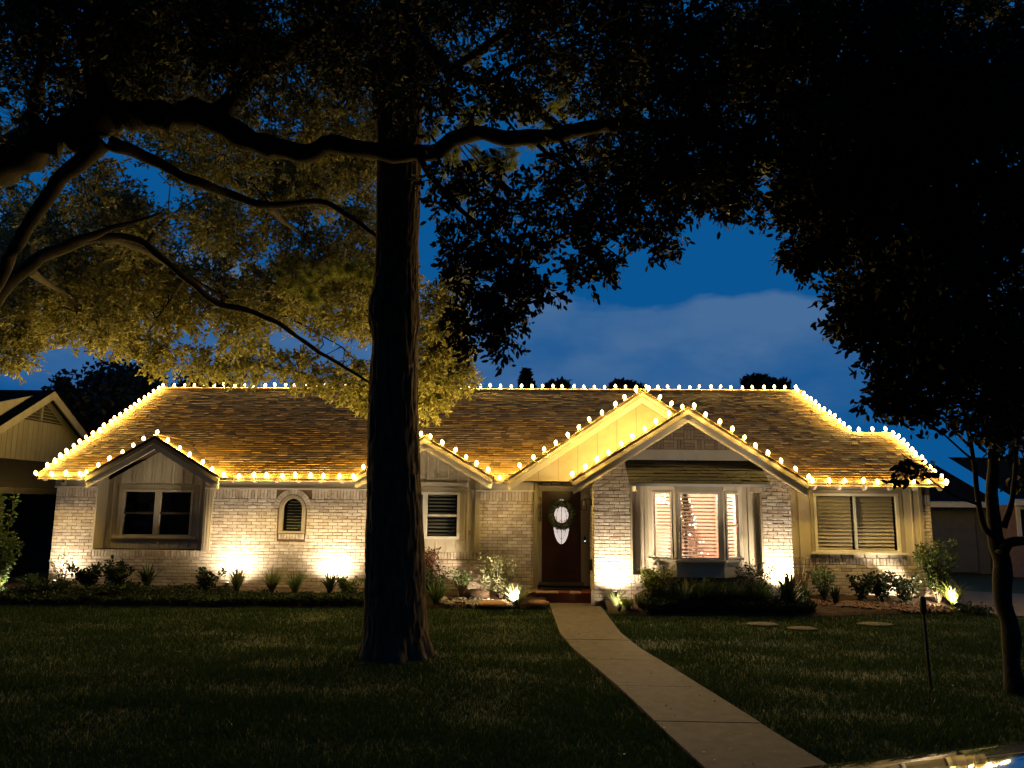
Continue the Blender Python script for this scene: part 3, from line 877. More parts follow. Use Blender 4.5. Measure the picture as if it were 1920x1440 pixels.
# ---- projecting gable: frieze beam, bay window, awning
MB().box(1.66, 4.24, YB - 0.05, YB - 0.001, 2.80, 3.02).build('frieze_board', m_paint, house)
for x0, x1 in ((1.60, 1.66), (4.24, 4.30)):
    MB().box(x0, x1, YB - 0.04, YB + 0.02, 2.72, 3.0).build('frieze_end', m_paint, house)
yS = YB + 0.13
bt = lambda x: 2.82
panel(1.77, 2.13, 0.62, bt, yS, m_paint, [(1.90, 0.62, None), (2.03, 0.62, None)], bw=0.02)
panel(3.95, 4.30, 0.62, bt, yS, m_paint, [(4.07, 0.62, None), (4.19, 0.62, None)], bw=0.02)
MB().box(1.77, 1.80, YB - 0.02, yS, 0.62, 2.80).build('corner_board', m_trim, house)
MB().box(4.27, 4.30, YB - 0.004, yS, 0.62, 2.80).build('corner_board', m_trim, house)
PA, PB, PC, PD = Vector((2.13, 15.33, 0)), Vector((2.60, 14.98, 0)), Vector((3.50, 14.98, 0)), Vector((3.95, 15.33, 0))
def facet(a, b):
    d = (b - a).normalized(); nn = Vector((-d.y, d.x, 0))
    return Matrix(((d.x, nn.x, 0, a.x), (d.y, nn.y, 0, a.y), (0, 0, 1, 0), (0, 0, 0, 1))), (b - a).length
for (a, b, wx0, wx1, sash) in ((PA, PB, 0.09, 0.07, True), (PB, PC, 0.06, 0.06, False), (PC, PD, 0.07, 0.09, True)):
    T, w = facet(a, b)
    z0, z1 = 0.93, 2.20
    MB(T).box(0, w, 0, 0.04, 0.64, z0).build('apron_panel', m_paint, house)
    MB(T).box(0, w, 0.001, 0.04, z1, 2.50).build('header_board', m_paint, house)
    MB(T).box(0, wx0, 0.0, 0.06, z0, z1).box(w - wx1, w, 0.0, 0.06, z0, z1).build('corner_post', m_paint, house)
    MB(T).box(0.0, w, -0.025, -0.001, 2.23, 2.33).build('moulding', m_paint, house)
    T2 = T @ Matrix.Translation((wx0, 0, 0))
    window(T2, w - wx0 - wx1, z0, z1, 0.04, sash, None, slats=0.056, slat_mat=m_slat, tilt=0.38, sill=0.0, pitch=0.068, slat_gap=(0.005, 0.02 if not sash else 0.005))
    MB(T).box(-0.01, w + 0.01, -0.05, -0.001, z0 - 0.045, z0 - 0.005).build('sill', m_white, house)
MB().slab([(PA.x, PA.y), (PB.x, PB.y), (PC.x, PC.y), (PD.x, PD.y)], 0.60, 0.64).build('bay_floor', m_paint, house)
# awning roof over the bay window
aT, aB = Vector((0, 15.14, 2.80)), Vector((0, 14.45, 2.335))
S_ = (aT - aB); La = S_.length; S_ = S_ / La; N_ = Vector((0, -S_.z, S_.y))
mb = MB()
q = [Vector((1.67, aB.y, aB.z)), Vector((4.27, aB.y, aB.z)), Vector((4.22, aT.y, aT.z)), Vector((1.67, aT.y, aT.z))]
mb.add(q + [p - N_ * 0.04 for p in q], [(0, 1, 2, 3), (7, 6, 5, 4), (0, 4, 5, 1), (1, 5, 6, 2), (2, 6, 7, 3), (3, 7, 4, 0)])
awn = mb.build('awning', m_deck, house)
MB().box(1.665, 4.275, aB.y - 0.02, aB.y - 0.001, aB.z - 0.045, aB.z + 0.004).build('drip_edge', m_white, awn)
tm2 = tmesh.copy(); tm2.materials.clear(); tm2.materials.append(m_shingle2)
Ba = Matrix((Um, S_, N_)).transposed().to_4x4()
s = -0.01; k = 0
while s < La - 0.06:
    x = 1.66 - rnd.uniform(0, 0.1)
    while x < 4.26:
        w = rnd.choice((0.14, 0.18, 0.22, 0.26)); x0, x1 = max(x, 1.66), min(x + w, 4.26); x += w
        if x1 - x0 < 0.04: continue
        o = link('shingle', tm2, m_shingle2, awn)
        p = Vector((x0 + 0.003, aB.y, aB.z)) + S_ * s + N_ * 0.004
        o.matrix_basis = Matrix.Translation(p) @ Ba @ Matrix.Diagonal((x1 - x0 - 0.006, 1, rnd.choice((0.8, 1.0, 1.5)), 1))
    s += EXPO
for x in (1.80, 4.12):
    MB().prism([(0, 0)] * 0 + [(x, 2.20), (x + 0.05, 2.20), (x + 0.05, 2.30), (x, 2.30)], 14.52, YB + 0.1).build('bracket', m_white, awn)
    
# ---- entry gable panel and door recess
panel(-0.58, 4.75, 2.42, gtop(G_E, 0.10), 15.80, m_trim, [], name='gable_panel')
for x in (-0.02, 0.38, 0.78, 1.18, 1.58, 1.98): MB().box(x, x + 0.006, 15.796, 15.7995, 2.43, gtop(G_E, 0.12)(x)).build('panel_joint', m_door, house)
MB().box(-0.60, 1.06, 15.76, 16.6, 2.405, 2.419).build('porch_ceiling', m_trim, house)
MB().box(-0.12, -0.03, YM - 0.03, YD + 0.05, 0.18, 2.404).build('jamb', M('olive_paint', (0.20, 0.17, 0.09), (0.26, 0.22, 0.12), 4, 0.6), house)
mb = MB().box(-0.03, 0.055, YD, YD + 0.06, 0.25, 2.40).box(0.885, 1.06, YD, YD + 0.06, 0.25, 2.40).box(0.055, 0.885, YD, YD + 0.06, 2.215, 2.40)
mb.build('door_frame', m_trim, house)
for k in range(5): MB().box(0.03 + k * 0.22, 0.045 + k * 0.22, YD - 0.008, YD - 0.0005, 2.33, 2.395).build('batten', m_door, house)
MB().box(-0.03, 1.06, YD - 0.015, YD - 0.001, 2.30, 2.33).build('moulding', m_white, house)
door = MB().box(0.057, 0.883, YD + 0.03, YD + 0.075, 0.33, 2.213).build('door', m_door, house)
dx = 0.47
def ring(mb, cx, cz, ax, az, w, ya, yb, n=40, t0=0, t1=2 * math.pi):
    for k in range(n):
        a, b = t0 + (t1 - t0) * k / n, t0 + (t1 - t0) * (k + 1) / n
        q = [(cx + r1 * math.cos(t), cz + r2 * math.sin(t)) for r1, r2, t in ((ax, az, a), (ax + w, az + w, a), (ax + w, az + w, b), (ax, az, b))]
        mb.prism(q, ya, yb)
def ell(cx, cz, ax, az, n=40): return [(cx + ax * math.cos(2 * math.pi * k / n), cz + az * math.sin(2 * math.pi * k / n)) for k in range(n)]
mb = MB(); ring(mb, dx, 1.58, 0.175, 0.475, 0.03, YD + 0.012, YD + 0.0295); mb.build('oval_trim', m_door, door)
MB().prism(ell(dx, 1.58, 0.172, 0.472), YD + 0.022, YD + 0.028).build('oval_pane', m_oval, door)
mb = MB(); ring(mb, dx, 1.58, 0.10, 0.36, 0.010, YD + 0.014, YD + 0.0215)
mb.box(dx - 0.006, dx + 0.006, YD + 0.013, YD + 0.021, 1.11, 2.05).box(dx - 0.17, dx + 0.17, YD + 0.013, YD + 0.021, 1.36, 1.366).box(dx - 0.17, dx + 0.17, YD + 0.013, YD + 0.021, 1.80, 1.806)
mb.build('lead_came', m_black, door)
mb = MB()
for s in (-1, 1): ring(mb, dx, 1.58, 0.26, 0.56, 0.02, YD + 0.018, YD + 0.0295, 26, math.pi / 2 * (1 - 0.55), math.pi / 2 * (1 + 0.55))
for x0, x1 in ((0.13, 0.43), (0.51, 0.81)):
    mb.box(x0, x1, YD + 0.02, YD + 0.0295, 0.45, 0.465).box(x0, x1, YD + 0.02, YD + 0.0295, 0.985, 1.0).box(x0, x0 + 0.015, YD + 0.02, YD + 0.0295, 0.465, 0.985).box(x1 - 0.015, x1, YD + 0.02, YD + 0.0295, 0.465, 0.985)
mb.build('panel_moulding', m_door, door)
mb = MB().box(0.815, 0.855, YD + 0.005, YD + 0.0295, 1.10, 1.36).tube([(0.835, YD + 0.005, 1.14), (0.835, YD - 0.04, 1.16), (0.835, YD - 0.04, 1.30), (0.835, YD + 0.005, 1.33)], 0.009, 6)
mb.build('handle', m_black, door)
MB().box(0.0, 0.94, YD - 0.05, YD + 0.03, 0.25, 0.325).build('threshold', M('threshold', (0.16, 0.15, 0.13), None, 5, 0.4, metal=0.6), house)
# house number: digits stacked on the frame
for k, ch in enumerate('9838'):
    fc = bpy.data.curves.new('digit', 'FONT')
    fc.body = ch; fc.size = 0.16; fc.extrude = 0.006; fc.align_x = 'CENTER'
    fc.materials.append(m_black)
    o = bpy.data.objects.new('house_number_text', fc); C.objects.link(o)
    dg = bpy.context.evaluated_depsgraph_get(); me = bpy.data.meshes.new_from_object(o.evaluated_get(dg)); bpy.data.objects.remove(o)
    o = link('house_number', me, m_black)
    o.location = (0.012, YD - 0.008, 1.98 - 0.135 * k); o.rotation_euler = (R(90), 0, 0)
    adopt(o, house)
# doorbell on the right frame
db = MB().box(0.945, 0.985, YD - 0.025, YD - 0.001, 1.14, 1.27).build('doorbell', m_black, house)
MB().lathe([(0.0, 0), (0.014, 0), (0.014, 0.004), (0.0, 0.004)], (0, 0, 0), 12).build('button_light', m_led, db).matrix_basis = Matrix.Translation((0.965, YD - 0.026, 1.175)) @ Matrix.Rotation(R(90), 4, 'X')
# porch step
por = MB().box(-0.28, 1.05, 15.66, YD + 0.05, 0.0, 0.19).build('porch_step', m_tile, house)
for r_ in range(3):
    for k in range(6):
        x0 = -0.28 + k * 0.222; y0 = 15.64 + r_ * 0.32
        MB().box(x0 + 0.004, x0 + 0.218, y0 + 0.004, y0 + 0.316, 0.191, 0.215).build('tile', m_tile2 if r_ == 0 and k in (1, 2, 4) else m_tile, por)
mat_ = MB().box(0.08, 0.86, 16.08, 16.52, 0.2155, 0.235).build('door_mat', M('door_mat', (0.012, 0.011, 0.01), None, 30, 0.95, 0.004), None)
tag(mat_, 'dark doormat on the red tiled step at the door', 'doormat')
MB().box(1.0, 1.062, YB - 0.02, YB + 0.06, 0.0, 0.32).build('corner_stone', m_trim, house)

# ---- lit room behind the bay window
mb = MB()
mb.add([(1.9, 19.2, 0.3), (4.25, 19.2, 0.3), (4.25, 19.2, 2.6), (1.9, 19.2, 2.6)], [(0, 1, 2, 3)])
mb.add([(1.9, 15.4, 0.3), (1.9, 19.2, 0.3), (1.9, 19.2, 2.6), (1.9, 15.4, 2.6)], [(0, 1, 2, 3)])
mb.add([(4.25, 15.4, 0.3), (4.25, 19.2, 0.3), (4.25, 19.2, 2.6), (4.25, 15.4, 2.6)], [(3, 2, 1, 0)])
mb.add([(1.9, 15.0, 2.6), (4.25, 15.0, 2.6), (4.25, 19.2, 2.6), (1.9, 19.2, 2.6)], [(0, 1, 2, 3)])
mb.add([(1.9, 15.3, 0.3), (4.25, 15.3, 0.3), (4.25, 19.2, 0.3), (1.9, 19.2, 0.3)], [(0, 1, 2, 3)])
mb.build('interior_wall', m_room, house)
ch = thing('chandelier', (2.72, 16.9, 2.6), 'lit chandelier glowing through the bay window blinds', 'chandelier')
mb = MB().tube([(2.72, 16.9, 2.6), (2.72, 16.9, 2.0)], 0.012, 6)
for k in range(5):
    t = 2 * math.pi * k / 5 + 0.3
    mb.tube([(2.72, 16.9, 2.02), (2.72 + 0.13 * math.cos(t), 16.9 + 0.13 * math.sin(t), 1.96), (2.72 + 0.30 * math.cos(t), 16.9 + 0.30 * math.sin(t), 2.02)], 0.01, 6)
mb.build('arm_frame', m_black, ch)
for k in range(5):
    t = 2 * math.pi * k / 5 + 0.3
    MB().lathe([(0.012, 0), (0.045, 0.03), (0.05, 0.06), (0.03, 0.1), (0.0, 0.11)], (2.72 + 0.30 * math.cos(t), 16.9 + 0.30 * math.sin(t), 2.015), 10).build('bulb', m_lampb, ch, True)
cl_ = bpy.data.lights.new('chandelier_light', 'POINT'); cl_.energy = 620.0; cl_.color = (1.0, 0.72, 0.52); cl_.shadow_soft_size = 0.12
co_ = bpy.data.objects.new('chandelier_light', cl_); C.objects.link(co_); co_.location = (2.72, 16.9, 2.10); adopt(co_, ch)
xt = thing('christmas_tree', (3.02, 16.25, 0.3), 'christmas tree with white lights behind the bay window blinds', 'christmas tree')
MB().tube([(3.02, 16.25, 0.3), (3.02, 16.25, 2.2)], [0.04, 0.01], 6).build('trunk', m_wood, xt)
n = 5200
zz = rng.random(n) ** 1.3 * 1.75
rr = (0.52 * (1 - zz / 1.8) + 0.02) * np.sqrt(rng.random(n))
th = rng.uniform(0, 6.283, n)
blades('foliage', 3.02 + rr * np.cos(th), 16.25 + rr * np.sin(th), 0.42 + zz, np.full(n, 0.07), np.full(n, 0.012), rng.uniform(0.4, 2.0, n), m_leafd, xt)
lm = MB().lathe([(0.0, 0), (0.014, 0.006), (0.02, 0.016), (0.012, 0.036), (0.0, 0.05)], (0, 0, 0), 8).mesh('light'); lm.materials.append(m_xmas)
for k in range(34):
    z_ = 0.08 + 1.6 * rnd.random() ** 1.25
    t = rnd.uniform(math.pi * 0.95, math.pi * 2.05); r_ = 0.55 * (1 - z_ / 1.8) + 0.04
    o = link('light', lm, m_xmas, xt); o.location = (3.02 + r_ * math.cos(t), 16.25 + r_ * math.sin(t), 0.42 + z_)

# ================================================================== things fixed on or hung from the house
# wreath
wr = thing('wreath', (dx, YD, 1.85), 'leafy green wreath hung over the oval door glass', 'wreath')
mb = MB()
mb.tube([(dx + 0.17 * math.cos(t), YD - 0.01, 1.72 + 0.19 * math.sin(t)) for t in np.linspace(0, 2 * math.pi, 25)], 0.02, 6)
mb.build('hoop', m_wood, wr)

def leaves(name, P, D, L, Wd, mat, parent=None, fold=0.25, Nrm=None):
    """many leaf faces: base P, direction D (unit), length L, width Wd"""
    n = len(P)
    D = D / (np.linalg.norm(D, axis=1, keepdims=True) + 1e-9)
    if Nrm is None: Nrm = rng.standard_normal((n, 3))
    S = np.cross(D, Nrm); S /= (np.linalg.norm(S, axis=1, keepdims=True) + 1e-9)
    U = np.cross(S, D)
    L = np.broadcast_to(np.asarray(L, float), (n,))[:, None]; Wd = np.broadcast_to(np.asarray(Wd, float), (n,))[:, None]
    mid = P + D * L * 0.45
    V = np.empty((n, 4, 3))
    V[:, 0] = P; V[:, 1] = mid + S * Wd / 2 + U * Wd * fold; V[:, 2] = P + D * L; V[:, 3] = mid - S * Wd / 2 + U * Wd * fold
    return link(name, np_mesh(name, V.reshape(-1, 3), np.arange(n * 4).reshape(n, 4)), mat, parent)
def leaves6(name, P, D, L, Wd, mat, parent=None, fold=0.15):
    """rounder leaf: six corners"""
    n = len(P)
    D = D / (np.linalg.norm(D, axis=1, keepdims=True) + 1e-9)
    Nrm = rng.standard_normal((n, 3))
    S = np.cross(D, Nrm); S /= (np.linalg.norm(S, axis=1, keepdims=True) + 1e-9)
    U = np.cross(S, D)
    L = np.broadcast_to(np.asarray(L, float), (n,))[:, None]; Wd = np.broadcast_to(np.asarray(Wd, float), (n,))[:, None]
    V = np.empty((n, 6, 3))
    V[:, 0] = P; V[:, 3] = P + D * L
    a, b = P + D * L * 0.3, P + D * L * 0.72
    V[:, 1] = a + S * Wd * 0.5 + U * Wd * fold; V[:, 2] = b + S * Wd * 0.42 + U * Wd * fold
    V[:, 4] = b - S * Wd * 0.42 + U * Wd * fold; V[:, 5] = a - S * Wd * 0.5 + U * Wd * fold
    V = V.reshape(-1, 3)
    b0 = np.arange(n) * 6
    Fc = np.concatenate([np.stack([b0, b0 + 1, b0 + 2, b0 + 3], 1), np.stack([b0, b0 + 3, b0 + 4, b0 + 5], 1)])
    return link(name, np_mesh(name, V, Fc), mat, parent)
n = 1000
t = rng.uniform(0, 6.283, n); rad = np.where(rng.random(n) < .5, 1, 1)
P = np.stack([dx + 0.18 * np.cos(t), np.full(n, YD - 0.02) - 0.03 * rng.random(n), 1.72 + 0.20 * np.sin(t)], 1)
D = np.stack([np.cos(t) * 1.0 - 0.9 * np.sin(t), -0.4 * rng.random(n) - 0.1, np.sin(t) + 0.9 * np.cos(t)], 1) + 0.35 * rng.standard_normal((n, 3))
D[:, 2] -= 0.25
leaves('foliage', P, D, rng.uniform(0.08, 0.17, n), rng.uniform(0.02, 0.04, n), m_leaf, wr)
k_ = rng.random(n) < 0.6
leaves('lightened_foliage', P[k_] + [0, -0.012, 0], D[k_] + 0.3 * rng.standard_normal((k_.sum(), 3)), 0.13, 0.03, m_leafw, wr)  # paler leaves make the wreath look lit in the dark porch
n = 26
t = rng.uniform(0, 6.283, n)
mb = MB()
for a in t:
    mb.lathe([(0.0, -0.012), (0.011, -0.005), (0.011, 0.005), (0.0, 0.012)], (dx + rnd.uniform(.12, .2) * math.cos(a), YD - 0.045, 1.74 + rnd.uniform(.12, .2) * math.sin(a)), 6)
mb.build('berry', M('berry', (0.35, 0.05, 0.03), None, 5, 0.4), wr, True)

# wall lantern on the return wall
wl_ = thing('wall_lantern', (1.03, 15.75, 2.0), 'black box frame wall lantern beside the front door, unlit', 'lantern')
mb = MB().box(1.035, 1.058, 15.70, 15.80, 1.92, 2.06)
mb.tube([(1.05, 15.75, 2.03), (0.95, 15.75, 2.06), (0.90, 15.75, 2.04)], 0.009, 6)
mb.build('bracket', m_black, wl_)
mb = MB()
c0, c1 = (0.90, 15.75), 0.05
for sx in (-1, 1):
    for sy in (-1, 1):
        mb.tube([(c0[0] + sx * 0.04, c0[1] + sy * 0.04, 2.03), (c0[0] + sx * 0.06, c0[1] + sy * 0.06, 1.83)], 0.006, 5)
for z_, h in ((2.03, 0.04), (1.83, 0.06)):
    mb.box(c0[0] - h, c0[0] + h, c0[1] - h, c0[1] - h + .01, z_ - .006, z_ + .006).box(c0[0] - h, c0[0] + h, c0[1] + h - .01, c0[1] + h, z_ - .006, z_ + .006)
    mb.box(c0[0] - h, c0[0] - h + .01, c0[1] - h, c0[1] + h, z_ - .006, z_ + .006).box(c0[0] + h - .01, c0[0] + h, c0[1] - h, c0[1] + h, z_ - .006, z_ + .006)
mb.build('cage', m_black, wl_)
MB().lathe([(0.0, 0), (0.014, 0.0), (0.02, 0.04), (0.012, 0.07), (0.012, 0.1)], (0.90, 15.75, 1.92), 8).build('bulb', M('clear_bulb', (0.5, 0.5, 0.5), None, 5, 0.1), wl_, True)
# mailbox
mbx = thing('mailbox', (1.05, 15.72, 0.66), 'small black mailbox on the brick return wall', 'mailbox')
b_ = MB().box(0.985, 1.058, 15.62, 15.80, 0.66, 0.84).build('box_body', m_black, mbx)
MB().box(0.975, 1.056, 15.612, 15.808, 0.842, 0.86).build('lid', m_black, b_)
MB().tube([(1.0, 15.64, 0.659), (0.99, 15.64, 0.60), (1.02, 15.64, 0.58)], 0.006, 5).tube([(1.0, 15.78, 0.659), (0.99, 15.78, 0.60), (1.02, 15.78, 0.58)], 0.006, 5).build('paper_hook', m_black, mbx)
# security camera on the frieze at the left corner
sc_ = thing('security_camera', (-10.12, YM - 0.03, 2.28), 'small white security camera under the eave at the left corner', 'camera')
MB().box(-10.16, -10.08, YM - 0.09, YM - 0.031, 2.25, 2.37).build('housing', m_white, sc_)
MB().lathe([(0.0, 0), (0.024, 0), (0.024, 0.012), (0.0, 0.012)], (0, 0, 0), 12).build('lens', m_black, sc_).matrix_basis = Matrix.Translation((-10.12, YM - 0.091, 2.32)) @ Matrix.Rotation(R(90), 4, 'X')
bpy.data.objects['lens'].matrix_parent_inverse = Matrix.Translation(-Vector(sc_.location))

# ---- light strings
bulb_me = MB().lathe([(0.013, 0.02), (0.030, 0.036), (0.037, 0.056), (0.033, 0.082), (0.019, 0.104), (0.0, 0.118)], (0, 0, 0), 8).mesh('bulb')
bulb_me.materials.append(m_bulb); bulb_me.polygons.foreach_set('use_smooth', [True] * len(bulb_me.polygons))
sock_me = MB().lathe([(0.016, -0.012), (0.017, 0.02), (0.013, 0.022)], (0, 0, 0), 6).mesh('socket'); sock_me.materials.append(m_white)
bulb_light = bpy.data.lights.new('bulb_light', 'POINT')
bulb_light.energy = BULB_W; bulb_light.color = BULB_C; bulb_light.shadow_soft_size = 0.025
def light_string(pts, n, label, first=True, last=True, lean=(0, 0)):
    pts = [Vector(p) for p in pts]
    o = thing('light_string', pts[0], label, 'light string', 'warm bulb strings along the roof edges')
    seg = [(b - a).length for a, b in zip(pts[:-1], pts[1:])]
    tot = sum(seg)
    def pos(d):
        for a, b, s_ in zip(pts[:-1], pts[1:], seg):
            if d <= s_ + 1e-6: return a.lerp(b, max(0, min(1, d / s_)))
            d -= s_
        return pts[-1]
    wire = []
    for k in range(n):
        i0 = k if first else k + 1
        den = (n - 1) + (0 if first else 1) + (0 if last else 1)
        p = pos(tot * i0 / den) + Vector((rnd.uniform(-.025, .025), rnd.uniform(-.01, .01), rnd.uniform(-.012, .012)))
        wire.append(p + Vector((0, 0.01, -0.004)))
        e = (R(rnd.uniform(-18, 14)), R(lean[0] + rnd.uniform(-17, 17)), 0)
        b = link('bulb', bulb_me, m_bulb, o); b.location = p; b.rotation_euler = e; b.scale = [rnd.uniform(0.88, 1.06)] * 3
        c = link('socket', sock_me, m_white, b)
        lo = bpy.data.objects.new('bulb_light', bulb_light); C.objects.link(lo); lo.parent = b; lo.location = (0, 0, 0.035)
    dense = []
    for a, b in zip(wire[:-1], wire[1:]):
        dense += [a, a.lerp(b, 0.5) + Vector((0, 0, -0.012))]
    MB().tube(dense + [wire[-1]], 0.005, 4).build('wire', m_wire, o)
def gl(g, s, u, up=0.035):                     # point on a gable's rake, u = 0 apex .. 1 end
    if g is G_L: return (g[0] + s * g[3] * u, g[4] + 0.02, g[1] - g[2] * g[3] * u + 0.015)
    return (g[0] + s * g[3] * u, g[4] - 0.05, g[1] - g[2] * g[3] * u + up)
light_string([(-10.38, YR, ZR + 0.03), (6.84, YR, ZR + 0.03)], 62, 'bulb string along the long top ridge of the house')
light_string([(-10.40, YE + 0.25, zmain(YE + .25) + .03), (-10.40, YR - 0.25, zmain(YR - .25) + .03)], 21, 'bulb string up the sloping far left roof edge above the camera')
ze = ZE - 0.03
light_string([(-10.38, YE - 0.07, ze), (-9.45, YE - 0.07, ze)], 4, 'four-bulb string on the short eave over the far left brick corner')
light_string([gl(G_L, -1, 1.0), gl(G_L, -1, 0)], 6, 'bulb string rising to the peak over the black double window', last=False)
light_string([gl(G_L, 1, 0), gl(G_L, 1, 1.0), (-6.45, YE - 0.07, ze), (-3.80, YE - 0.07, ze)], 15, 'bulb string down from the left gable and along the eave over the arched window', last=False)
light_string([(-3.78, YE - 0.07, ze), gl(G_M, -1, 0.98), gl(G_M, -1, 0), gl(G_M, 1, 1.0), (-0.80, YE - 0.07, ze)], 14, 'bulb string over the gable half hidden by the thick trunk')
light_string([gl(G_E, -1, 0.99), gl(G_E, -1, 0), gl(G_E, 1, 0.30)], 15, 'bulb string up the tall yellow gable above the front door', first=False)
light_string([gl(G_B, -1, 1.0), gl(G_B, -1, 0), gl(G_B, 1, 1.0)], 20, 'bulb string round the gable above the bay window')
light_string([(5.12, YE - 0.07, ze), (8.06, YE - 0.07, ze)], 10, 'bulb string on the eave over the wide window with closed blinds')
light_string([(6.84, YR - 0.2, zmain(YR - .2) + .03), (7.20, 18.05, zmain(18.05) + .04)], 12, 'bulb string down the sloping upper right roof edge')
light_string([(7.36, 17.97, 3.66), (7.98, 17.95, 3.66)], 3, 'three-bulb string on the short lower ridge at the right end')
light_string([(8.1, 17.8, zmain(17.8) + .03), (8.1, YE, ze)], 12, 'bulb string down the lowest right roof edge behind the leaves')

# ================================================================== lamps in the bed
def uplight(loc, aim, label, power=UP_W, angle=155, blend=0.9, group='uplights in the planting beds', size=0.05, lit=True):
    loc = Vector(loc); aim = Vector(aim)
    d = (aim - loc).normalized()
    o = thing('garden_uplight', (loc.x, loc.y, 0.0), label, 'uplight', group)
    z0 = 0.02
    MB().tube([(loc.x, loc.y, z0), (loc.x, loc.y, loc.z - 0.03)], 0.012, 6).build('stake', m_black, o)
    p0, p1 = loc - d * 0.05, loc + d * 0.03
    MB().tube([p0, loc, p1], [0.03, 0.04, 0.042], 12).build('housing', m_black, o, True)
    MB().tube([p1 + d * 0.001, p1 + d * 0.004], 0.036, 12).build('lens', m_lens, o)
    ld = bpy.data.lights.new('uplight_lamp', 'SPOT')
    ld.energy = power * UPK; ld.color = (1.0, 0.79, 0.52); ld.spot_size = R(angle); ld.spot_blend = blend; ld.shadow_soft_size = size
    lo = bpy.data.objects.new('uplight_lamp', ld); C.objects.link(lo)
    lo.matrix_basis = Matrix.Translation(p1 + d * 0.02) @ d.to_track_quat('-Z', 'Y').to_matrix().to_4x4()
    adopt(lo, o)
uplight((-9.95, 15.88, 0.26), (-9.75, 16.3, 1.5), 'uplight at the left brick corner behind the low leaves', 13)
uplight((-6.30, 15.74, 0.28), (-6.30, 16.3, 1.4), 'uplight below the brick wall left of the arched window', 30)
uplight((-4.22, 15.84, 0.30), (-4.22, 16.25, 1.3), 'glaring uplight on the wall close beside the thick trunk', 32)
uplight((1.43, 14.88, 0.30), (1.45, 15.26, 1.3), 'glaring uplight at the brick pillar right of the path', 34)
uplight((4.50, 14.88, 0.42), (4.75, 15.3, 1.3), 'uplight at the pillar behind the dark spiky plant', 36)
uplight((-0.42, 14.75, 0.13), (-1.5, 16.4, 1.9), 'uplight in the strappy clump left of the path', 130, 130)
uplight((1.45, 14.36, 0.10), (1.60, 15.1, 0.7), 'uplight in the low grass right of the path', 9, 130)
uplight((7.92, 15.30, 0.14), (7.0, 16.4, 1.5), 'uplight under the tall shrub at the right house corner', 60, 150)
uplight((-10.35, 14.75, 0.14), (-10.6, 15.6, 1.4), 'uplight under the leafy shrub at the far left edge', 22, 125)

# ================================================================== plants in the beds
def strap_clump(x, y, h, n, w, mat, label, spread=0.9, group=None, cat='plant', name='strap_leaf_plant', curve=0.6):
    h, n, w = h * 1.25, int(n * 1.4), w * 1.25
    z = bed_z(x, y) if (x < 0.16 or x > 1.24) else 0.02
    o = thing(name, (x, y, z), label, cat, group)
    th = rng.uniform(0, 2 * np.pi, n); k = 5
    hh = h * rng.uniform(0.65, 1.15, n); sp = spread * rng.uniform(0.1, 1.0, n)
    V = np.empty((n, k, 2, 3))
    px, py = np.cos(th), np.sin(th)
    for i in range(k):
        u = i / (k - 1)
        r = 0.03 + hh * sp * (u ** 1.6)
        zz = hh * (u - curve * sp * 0.6 * u ** 2.4)
        ww = w * (1 - u ** 2.2) * 0.5 + 0.0008
        cx, cy = x + px * r, y + py * r
        V[:, i, 0] = np.stack([cx - py * ww, cy + px * ww, z - 0.01 + zz], 1)
        V[:, i, 1] = np.stack([cx + py * ww, cy - px * ww, z - 0.01 + zz], 1)
    b = (np.arange(n) * k * 2)[:, None]
    Fc = np.concatenate([np.stack([b[:, 0] + 2 * i, b[:, 0] + 2 * i + 1, b[:, 0] + 2 * i + 3, b[:, 0] + 2 * i + 2], 1) for i in range(k - 1)])
    link('leaves', np_mesh('leaves', V.reshape(-1, 3), Fc), mat, o)
    return o
def shrub(x, y, h, rad, nst, nl, ll, lw, mat, label, group=None, name='leafy_shrub', low=0.15, cat='shrub', stem_mat=None, z=None, flare=1.0):
    if h < 1.1: h, rad, nl, nst = h * 1.2, rad * 1.15, int(nl * 1.5), int(nst * 1.3)
    z = bed_z(x, y) if z is None else z
    o = thing(name, (x, y, z), label, cat, group)
    mb = MB(); P, D = [], []
    for s_ in range(nst):
        t = rnd.uniform(0, 6.283); r = rad * math.sqrt(rnd.random()); hh = h * rnd.uniform(0.65, 1.0)
        pts = []
        for i in range(6):
            u = i / 5
            pts.append(Vector((x + math.cos(t) * r * u ** flare + rnd.uniform(-.02, .02), y + math.sin(t) * r * u ** flare + rnd.uniform(-.02, .02), z - 0.02 + hh * u)))
        mb.tube(pts, [0.009 * (1 - 0.7 * i / 5) + 0.001 for i in range(6)], 5)
        m = nl // nst
        for _ in range(m):
            u = low + (1 - low) * rnd.random() ** 0.8
            i = min(int(u * 5), 4); p = pts[i].lerp(pts[i + 1], u * 5 - i)
            d = Vector((rnd.gauss(0, 1), rnd.gauss(0, 1), rnd.gauss(0.35, 0.7)))
            P.append(p + d.normalized() * rnd.uniform(0, 0.07)); D.append(d)
    mb.build('stems', stem_mat or m_wood, o)
    n = len(P)
    leaves6('leaves', np.array([tuple(p) for p in P]), np.array([tuple(d) for d in D]), ll * rng.uniform(0.6, 1.15, n), lw * rng.uniform(0.7, 1.1, n), mat, o)
    return o
